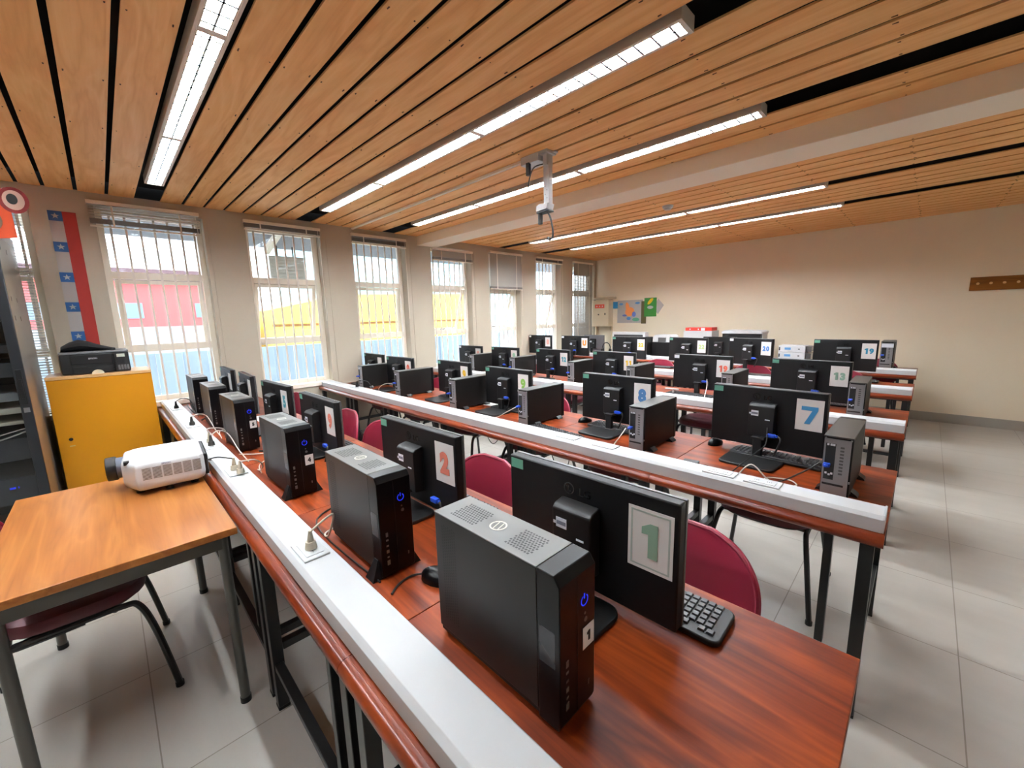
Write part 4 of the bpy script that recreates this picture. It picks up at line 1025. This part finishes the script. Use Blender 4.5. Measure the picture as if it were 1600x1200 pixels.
blob(p1, ell(.05, .02), MATS['poster_blue'], 'painted_shape', cx=.16, cz=.16); blob(p1, ell(.045, .022), MATS['poster_blue'], 'painted_shape', cx=-.19, cz=.15)
blob(p1, ell(.075, .035), mat('poster_green', (96, 172, 136), .6), 'painted_shape', cx=.13, cz=-.15)
p2 = empty('green_poster', (-3.68, YF, 1.55), 0, 'small green poster with yellow flowers and a pale tag, right of the white poster', 'poster')
MB().box(-.12, .12, -.009, -.001, -.17, .175).build('sheet', M_GREEN, p2)
blob(p2, ell(.075, .03, rot=.8), M_PYEL, 'flower', y=-.011, cx=.0, cz=.11); blob(p2, ell(.06, .03), M_RWHITE, 'name_tag', y=-.0112, cx=.0, cz=-.0)
wd = MB(); wd.prism([(-.1, 0), (0, -.14), (.11, .02), (.0, .14)], 'y', -.004, -.001); o = wd.build('paper_diamond', M_RWHITE, loc=(-3.53, YF, 1.56)); tag(o, 'white paper diamond partly behind the green poster', 'paper')
o = MB().box(-.05, .05, -.007, -.001, 0, .42).build('dark_board', mat('board_olive', (88, 78, 40), .6), loc=(-3.81, YF, 1.25)); tag(o, 'narrow dark strip between the white and green posters', 'board')

# ------------------------------------------------------------------ things on the last row
def thing(name, x, y, label, cat, rz=0): return empty(name, (x, y, ZD), rz, label, cat)
a = thing('white_box', -3.70, 6.62, 'large flat white box standing upright behind the yellow numbered monitor', 'box')
MB().box(-.32, .32, -.06, .06, 0, .415).build('shell', M_WHITE, a, bevel=.005); MB().box(-.28, .28, -.064, -.06, .04, .37).build('face_panel', mat('panel_dark', (40, 40, 42), .4), a)
a = thing('tower_computer', -3.30, 6.45, 'plain black tower beside the white box on the last row', 'computer')
MB().box(-.08, .08, -.2, .2, .008, .335).build('case', M_CASEB, a, bevel=.003); MB().box(-.07, .07, -.203, -.2, .02, .32).build('rear_plate', mat('dark_plate', (44, 44, 46), .5), a)
m = MB()
for q in (-.06, .06): m.box(q-.012, q+.012, -.18, .18, 0, .008)
m.build('feet', M_BLACK, a)
a = thing('flatbed_printer', -3.04, 6.62, 'light grey printer with black front between the yellow and pale green monitors', 'printer')
MB().box(-.17, .17, -.15, .15, .0, .26).build('body', mat('printer_black', (16, 16, 18), .35), a, bevel=.006); m = MB(); m.prism([(-.17, .26), (.17, .26), (.165, .34), (.12, .375), (-.13, .375), (-.165, .34)], 'y', -.13, .15); m.build('lid', M_LAPTOP, a, bevel=.004); MB().box(-.06, .06, -.15, -.12, .262, .335).build('output_tray', M_EDGE, a)
a = thing('white_box', -2.56, 6.84, 'white device box behind the pale green 22 monitor, under a red and white box', 'box')
MB().box(-.22, .22, -.15, .15, 0, .435).build('carton', M_WHITE, a, bevel=.003); MB().box(.14, .215, -.1505, -.150, .3, .42).build('grey_side', M_LAPTOP, a)
b = empty('red_box', (-2.56, 6.84, ZD+.436), 0, 'flat red box with white marks on top of the white device box', 'box')
MB().box(-.205, .20, -.12, .12, 0, .05).build('carton', mat('box_red', (222, 62, 48), .5), b, bevel=.002); m = MB(); m.box(.04, .10, -.1206, -.12, .004, .046); m.cyl((-.13, -.1206, .025), (-.13, -.12, .025), .01, n=8); m.cyl((.0, -.1206, .025), (.0, -.12, .025), .01, n=8); m.build('white_mark', M_WHITEST, b)
a = thing('office_printer', -1.92, 6.83, 'wide black printer with a white lid on the last row, above the 20 monitor', 'printer')
MB().box(-.26, .26, -.17, .17, 0, .40).build('body', mat('printer_black', (16, 16, 18), .35), a, bevel=.006); m = MB(); m.prism([(-.27, .40), (.27, .40), (.27, .425), (.24, .445), (-.23, .45), (-.27, .43)], 'y', -.18, .17); m.build('lid', M_WHITE, a, bevel=.004); MB().box(.262, .275, -.12, .1, .2, .42).build('side_tray', M_LAPTOP, a)
for k, (z, lab) in enumerate(((0, 'lower'), (.088, 'middle'), (.176, 'top'))):
    b = empty('network_switch', (-1.225, 6.55, ZD+z), 0, 'white network box, %s of the stack left of the teal 19 monitor' % ({'lower': 'bottom', 'middle': 'middle', 'top': 'topmost'}[lab]), 'network box', 'stacked white network boxes')
    MB().box(-.16, .14, -.12, .12, 0, .084).build('case', M_WHITE, b, bevel=.003); MB().box(-.155, -.140, -.1215, -.12, .02, .064).build('latch', M_DKSLOT, b)
    MB().box(-.09, -.02, -.1208, -.12, .03, .06).build('blue_print', mat('print_blue', (86, 146, 200), .5), b); MB().box(.06, .08, -.1208, -.12, .035, .05).build('port', M_EDGE, b)
    MB().box(.1405, .20, -.10, .12, .01, .078).build('dark_bracket', M_EDGE, b)
a = thing('white_bracket', -1.58, 3.60, 'small white T shaped stand on the third row desk by the orange 19 monitor', 'stand')
MB().box(-.06, .06, -.012, .012, .045, .055).build('bar', M_WHITE, a, bevel=.002); MB().cyl((.015, 0, 0), (.015, 0, .045), .008, n=10).build('stem', M_WHITE, a)
a = thing('white_cable_hub', -3.12, 6.15, 'white cable splitter with three leads on the last row', 'cable hub')
MB().box(-.02, .02, -.02, .02, 0, .07).build('hub', M_WHITE, a, bevel=.003)
for q in ((-.12, .16), (.14, .0), (-.05, .0)): MB().tube([(0, 0, .065), (q[0]*.5, -.03, .065+q[1]*.4), (q[0], -.04, max(.004, q[1]))], .005).build('lead', M_WHITE, a)
for (x, y, sz, lab) in ((-4.1, 6.5, .09, 'left'), (-3.98, 6.62, .07, 'right')):
    a = thing('headphones', x, y, 'dark headphones on a stack by the grey backed monitor, %s pair' % lab, 'headphones')
    m = MB(); m.tube([(sz*math.cos(R(t))*.9, 0, sz*.5+sz*1.1*math.sin(R(t))+.08) for t in range(0, 181, 20)], .008, sub=2); m.build('headband', M_BLACK, a)
    for s in (-1, 1): MB().cyl((s*sz*.75, 0, sz*.4+.05), (s*sz*1.0, 0, sz*.4+.05), .035, n=14).build('ear_cup', M_BLACK, a)
    MB().box(-sz, sz, -.06, .06, 0, .06).build('box_support', mat('small_box_brown', (120, 74, 60), .6), a)
    break

# ------------------------------------------------------------------ cables and plugs
def plug_cable(x, y, pts, label, mtl, pm_, z0=ZD+.064, group=None, black=False):
    root = empty('power_cable', (x, y, z0), 0, label, 'cable', group)
    m = MB(); m.cyl((0, 0, .004), (0, 0, .026), .017, .014, n=12); m.cyl((0, 0, .026), (.006, 0, .062), .010, .005, n=10); m.build('plug', pm_, root)
    MB().tube([(.006, 0, .058)]+[tuple(Vector(p)-Vector((x, y, z0))) for p in pts], .0032, n=6).build('lead', mtl, root)
    return root
GP = 'plugged power leads on the front trunking'
zt = ZD+.004
plug_cable(-1.235, .36, [(-1.24, .42, .855), (-1.30, .455, .82), (-1.36, .455, .73), (-1.42, .47, zt), (-1.46, .60, zt)], 'beige plug with a grey lead in the nearest socket of the front trunking', M_PLUGB, M_PLUGB, group=GP)
plug_cable(-2.20, .355, [(-2.21, .30, .85), (-2.26, .27, .835), (-2.30, .285, .82)], 'beige plug feeding the projector lead, left of its pair', M_CABLEK, M_PLUGB, group=GP)
plug_cable(-2.13, .365, [(-2.11, .42, .83), (-2.14, .455, .79), (-2.25, .47, .73), (-2.32, .47, zt)], 'beige plug right of the projector plug in the same socket', M_CABLEW, M_PLUGB, group=GP)
plug_cable(-2.76, .355, [(-2.80, .40, .845), (-2.86, .455, .80), (-2.70, .47, .73), (-2.5, .47, zt)], 'grey plug beyond the projector on the front trunking', M_CABLEW, M_STEELGREY, group=GP)
plug_cable(-2.84, .36, [(-2.83, .36, .86), (-2.88, .44, .83), (-2.98, .46, .73), (-3.05, .47, zt)], 'small white plug next to the grey plug beyond the projector', M_CABLEW, M_PLUGB, group=GP)
plug_cable(-3.44, .355, [(-3.47, .40, .84), (-3.55, .455, .80), (-3.4, .47, .73), (-3.25, .47, zt)], 'dark grey plug fourth from the camera on the front trunking', M_CABLEW, M_STEELGREY, group=GP)
plug_cable(-4.25, .355, [(-4.27, .40, .85), (-4.3, .455, .82), (-4.2, .47, .73), (-4.1, .47, zt)], 'black plug at the window end of the front trunking', M_CABLEK, M_BLACK, group=GP)
plug_cable(-4.05, 1.78, [(-4.03, 1.80, .84), (-3.95, 1.85, .83), (-3.90, 1.88, .75), (-3.84, 1.92, zt)], 'black plug near the window end of the second trunking', M_CABLEK, M_BLACK, z0=ZD+.064)
def cable(pts, label, mtl=M_CABLEK, r=.003, group=None):
    o = MB().tube(pts, r, n=6).build('cable', mtl); tag(o, label, 'cable', group); return o
cable([(-.93, .56, zt+.006), (-1.0, .52, zt), (-1.06, .462, zt), (-1.12, .43, zt+.0)] if False else [(-.945, .575, zt+.008), (-.98, .545, zt), (-.975, .50, zt), (-.95, .462, zt)], 'thin black mouse lead curling towards the front trunking')
cable([(-1.02, .45+.015, zt), (-1.5, .463, zt), (-1.62, .60, zt), (-1.7, .66, zt)], 'black lead lying behind the front trunking between the 1 and 4 computers')
cable([(-2.25, .47, zt), (-2.4, .50, zt), (-2.5, .60, zt+.01), (-2.62, .52, zt), (-2.68, .462, zt)], 'pale lead looped between the 4 and 5 computers', M_CABLEW)
cable([(-2.3, .60, zt), (-2.42, .56, zt+.003), (-2.58, .60, zt+.003), (-2.66, .56, zt)], 'black adapter lead between the 4 and 5 computers', r=.006)
cable([(-3.10, .48, zt), (-3.2, .52, zt+.02), (-3.3, .60, zt+.01), (-3.4, .50, zt), (-3.15, .463, zt)], 'pale lead looped behind the 5 computer', M_CABLEW)
cable([(-3.9, .465, zt), (-4.0, .55, zt+.02), (-4.1, .48, zt+.01), (-4.5, .47, zt), (-4.78, .48, zt)], 'dark leads bundled near the window in the front row', r=.005)
cable([(-.52, 1.89, .74), (-.47, 1.88, .80), (-.41, 1.885, .75), (-.36, 1.90, zt), (-.30, 1.89, zt), (-.28, 1.93, zt)], 'white loop of lead below the 7 monitor', M_CABLEW)
cable([(-.46, 1.95, zt), (-.38, 1.90, zt+.006), (-.32, 1.96, zt+.008), (-.36, 2.02, zt+.004), (-.43, 1.98, zt+.006), (-.42, 1.90, zt+.01), (-.33, 1.89, zt+.012), (-.29, 1.95, zt+.006)], 'coil of white lead on the desk beside the 7 computer', M_CABLEW)
cable([(-.51, 2.27, .87), (-.50, 2.22, .80), (-.53, 2.17, .76), (-.56, 2.0, zt+.013), (-.57, 1.90, zt)], 'black lead hanging from the back of the 7 monitor')
cable([(-.245, 1.92, .85), (-.30, 1.90, .80), (-.40, 1.92, zt+.01), (-.55, 1.90, zt)], 'black video lead running from the blue plug of the 7 computer')
cable([(-1.085, 1.92, .84), (-1.10, 1.87, .79), (-1.14, 1.86, zt+.02), (-1.2, 1.88, zt), (-1.35, 1.93, zt)], 'pale lead dropping from the 8 computer onto the desk', M_CABLEW)
cable([(-1.22, 1.90, zt), (-1.35, 1.95, zt+.01), (-1.5, 1.88, zt+.0), (-1.9, 1.86, zt)], 'tangled black leads left of the number 8 stand')
cable([(-1.91, 1.92, .84), (-1.98, 1.90, .80), (-2.1, 1.92, .74), (-2.2, 1.95, zt)], 'pale video lead from the computer beside the green 9 monitor', M_CABLEW)
cable([(-2.2, 1.9, zt), (-2.35, 1.93, zt+.01), (-2.5, 1.88, zt), (-2.7, 1.86, zt), (-3.0, 1.88, zt)], 'black leads lying behind the second trunking by the yellow 9 computer')
cable([(-3.57, 1.92, .84), (-3.66, 1.88, .83), (-3.76, 1.87, .78), (-3.80, 1.9, zt)], 'white lead curving out of the fifth computer of the second row', M_CABLEW)
cable([(-3.8, 1.86, zt), (-4.0, 1.9, zt+.015), (-4.2, 1.87, zt+.01), (-4.5, 1.9, zt)], 'brown leads bunched behind the second trunking near the wall', mat('cable_brown', (96, 58, 44), .5), r=.006)
cable([(-1.96, 3.45, .84), (-2.05, 3.43, .86), (-2.2, 3.5, .83), (-2.4, 3.6, .77), (-2.5, 3.6, zt)], 'white lead arching over the third row desk left of the 11 monitor', M_CABLEW)
cable([(-1.32, 3.71, .86), (-1.30, 3.66, .80), (-1.24, 3.45, zt), (-1.18, 3.42, zt)], 'thin pale lead hanging behind the orange 19 monitor', M_CABLEW)
# video connectors on monitors of each row
vp = [(-1.22, .785, .79, 'monitor with the salmon 2'), (-2.22, .77, .79, 'red digit monitor in the front row'), (-.50, 2.26, .835, 'monitor with the bright blue 7'), (-1.33, 2.225, .835, 'monitor with the darker blue 8'), (-2.28, 2.175, .82, 'green 9 monitor'),
      (-.565, 3.735, .835, 'aisle end monitor of the third row'), (-1.355, 3.71, .835, 'orange 19 monitor'), (-2.245, 3.69, .835, 'monitor with the yellow double digit card'), (-3.06, 3.68, .83, 'blue 12 monitor'), (-3.86, 3.67, .83, 'faint green numbered monitor'),
      (-.535, 5.215, .91, 'teal 19 monitor'), (-1.38, 5.24, .905, 'slightly turned fourth row monitor'), (-2.10, 5.22, .905, 'pale green carded fourth row monitor'), (-2.91, 5.185, .905, 'yellow numbered monitor'), (-3.85, 5.18, .905, 'orange letter monitor')]
pv = None
for (x, y, z, lab) in vp:
    if pv is None:
        pv = empty('video_cable', (0, 0, 0)); m = MB(); m.box(-.008, .030, -.010, .008, -.009, .009); m.box(.030, .040, -.007, .005, -.006, .006); m.T = None
        m.build('blue_connector', M_BLUE, pv, bevel=.003); MB().tube([(.04, -.001, 0), (.052, -.006, -.012), (.045, -.012, -.05), (.03, -.02, -.095)], .0045, n=6).build('lead', M_CABLEK, pv); o = pv; vk = list(pv.children)
    else:
        o = pv.copy(); col.objects.link(o)
        for c in vk: copy_tree(c, o)
    o.location = (x, y, z); tag(o, 'blue video plug behind the %s' % lab, 'cable', 'blue video connectors on the monitors')
a = thing('tape_dispenser', -3.02, .40+.20, 'pale tube standing beside the 5 computer front', 'holder'); MB().cyl((0, 0, 0), (0, 0, .03), .018, n=12).build('base', M_PLUGB, a); MB().cyl((0, 0, .03), (0, 0, .1), .012, n=12).build('tube', M_PLUGB, a)
o = tag(MB().box(-.15, .15, -.105, .105, 0, .0015).build('paper_sheet', M_PAPER, loc=(-1.65, .79, ZD+.0004)), 'white paper sheet on the desk between the 4 computer and number 2 monitor', 'paper')
for (x, y, rz, lab) in ((-3.55, .86, .05, 'white paper sheet on the front row desk by the 5 monitor'), (-2.58, 2.33, .0, 'white paper sheet on the desk left of the yellow 9 computer')):
    tag(MB().box(-.15, .15, -.105, .105, 0, .0015).build('paper_sheet', M_PAPER, loc=(x, y, ZD+.0004)), lab, 'paper')
for (x, y, rz, lab) in ((-.74, 1.93, .2, 'black power adapter beside the number 7 stand'), (-.66, 1.89, -.1, 'small black adapter next to the larger one near the 7 stand')):
    a = thing('power_adapter', x, y, lab, 'adapter', rz); MB().box(-.035, .035, -.022, .022, 0, .028).build('block', M_BLACK, a, bevel=.003); MB().tube([(.035, 0, .014), (.07, .01, .012), (.12, .0, .004)], .003).build('lead', M_CABLEK, a)
# cables under the desks
for i, (x, y) in enumerate(((-4.35, 2.1), (-2.55, 2.2), (-1.75, 2.1), (-2.0, .60), (-1.62, .62))):
    o = MB().tube([(x, y, .66), (x+.02, y-.02, .5), (x+.07, y-.0, .40), (x+.13, y+.02, .46), (x+.14, y+.02, .655)], .0035, n=6).build('hanging_cable', M_CABLEK)
    tag(o, 'black lead hanging in a loop under the %s row desks, %s' % (('second', 'second', 'second', 'front', 'front')[i], ('by the window wall', 'below the yellow 9 monitor', 'behind the number 2 monitor', 'beside the wooden table', 'near the table corner')[i]), 'cable')
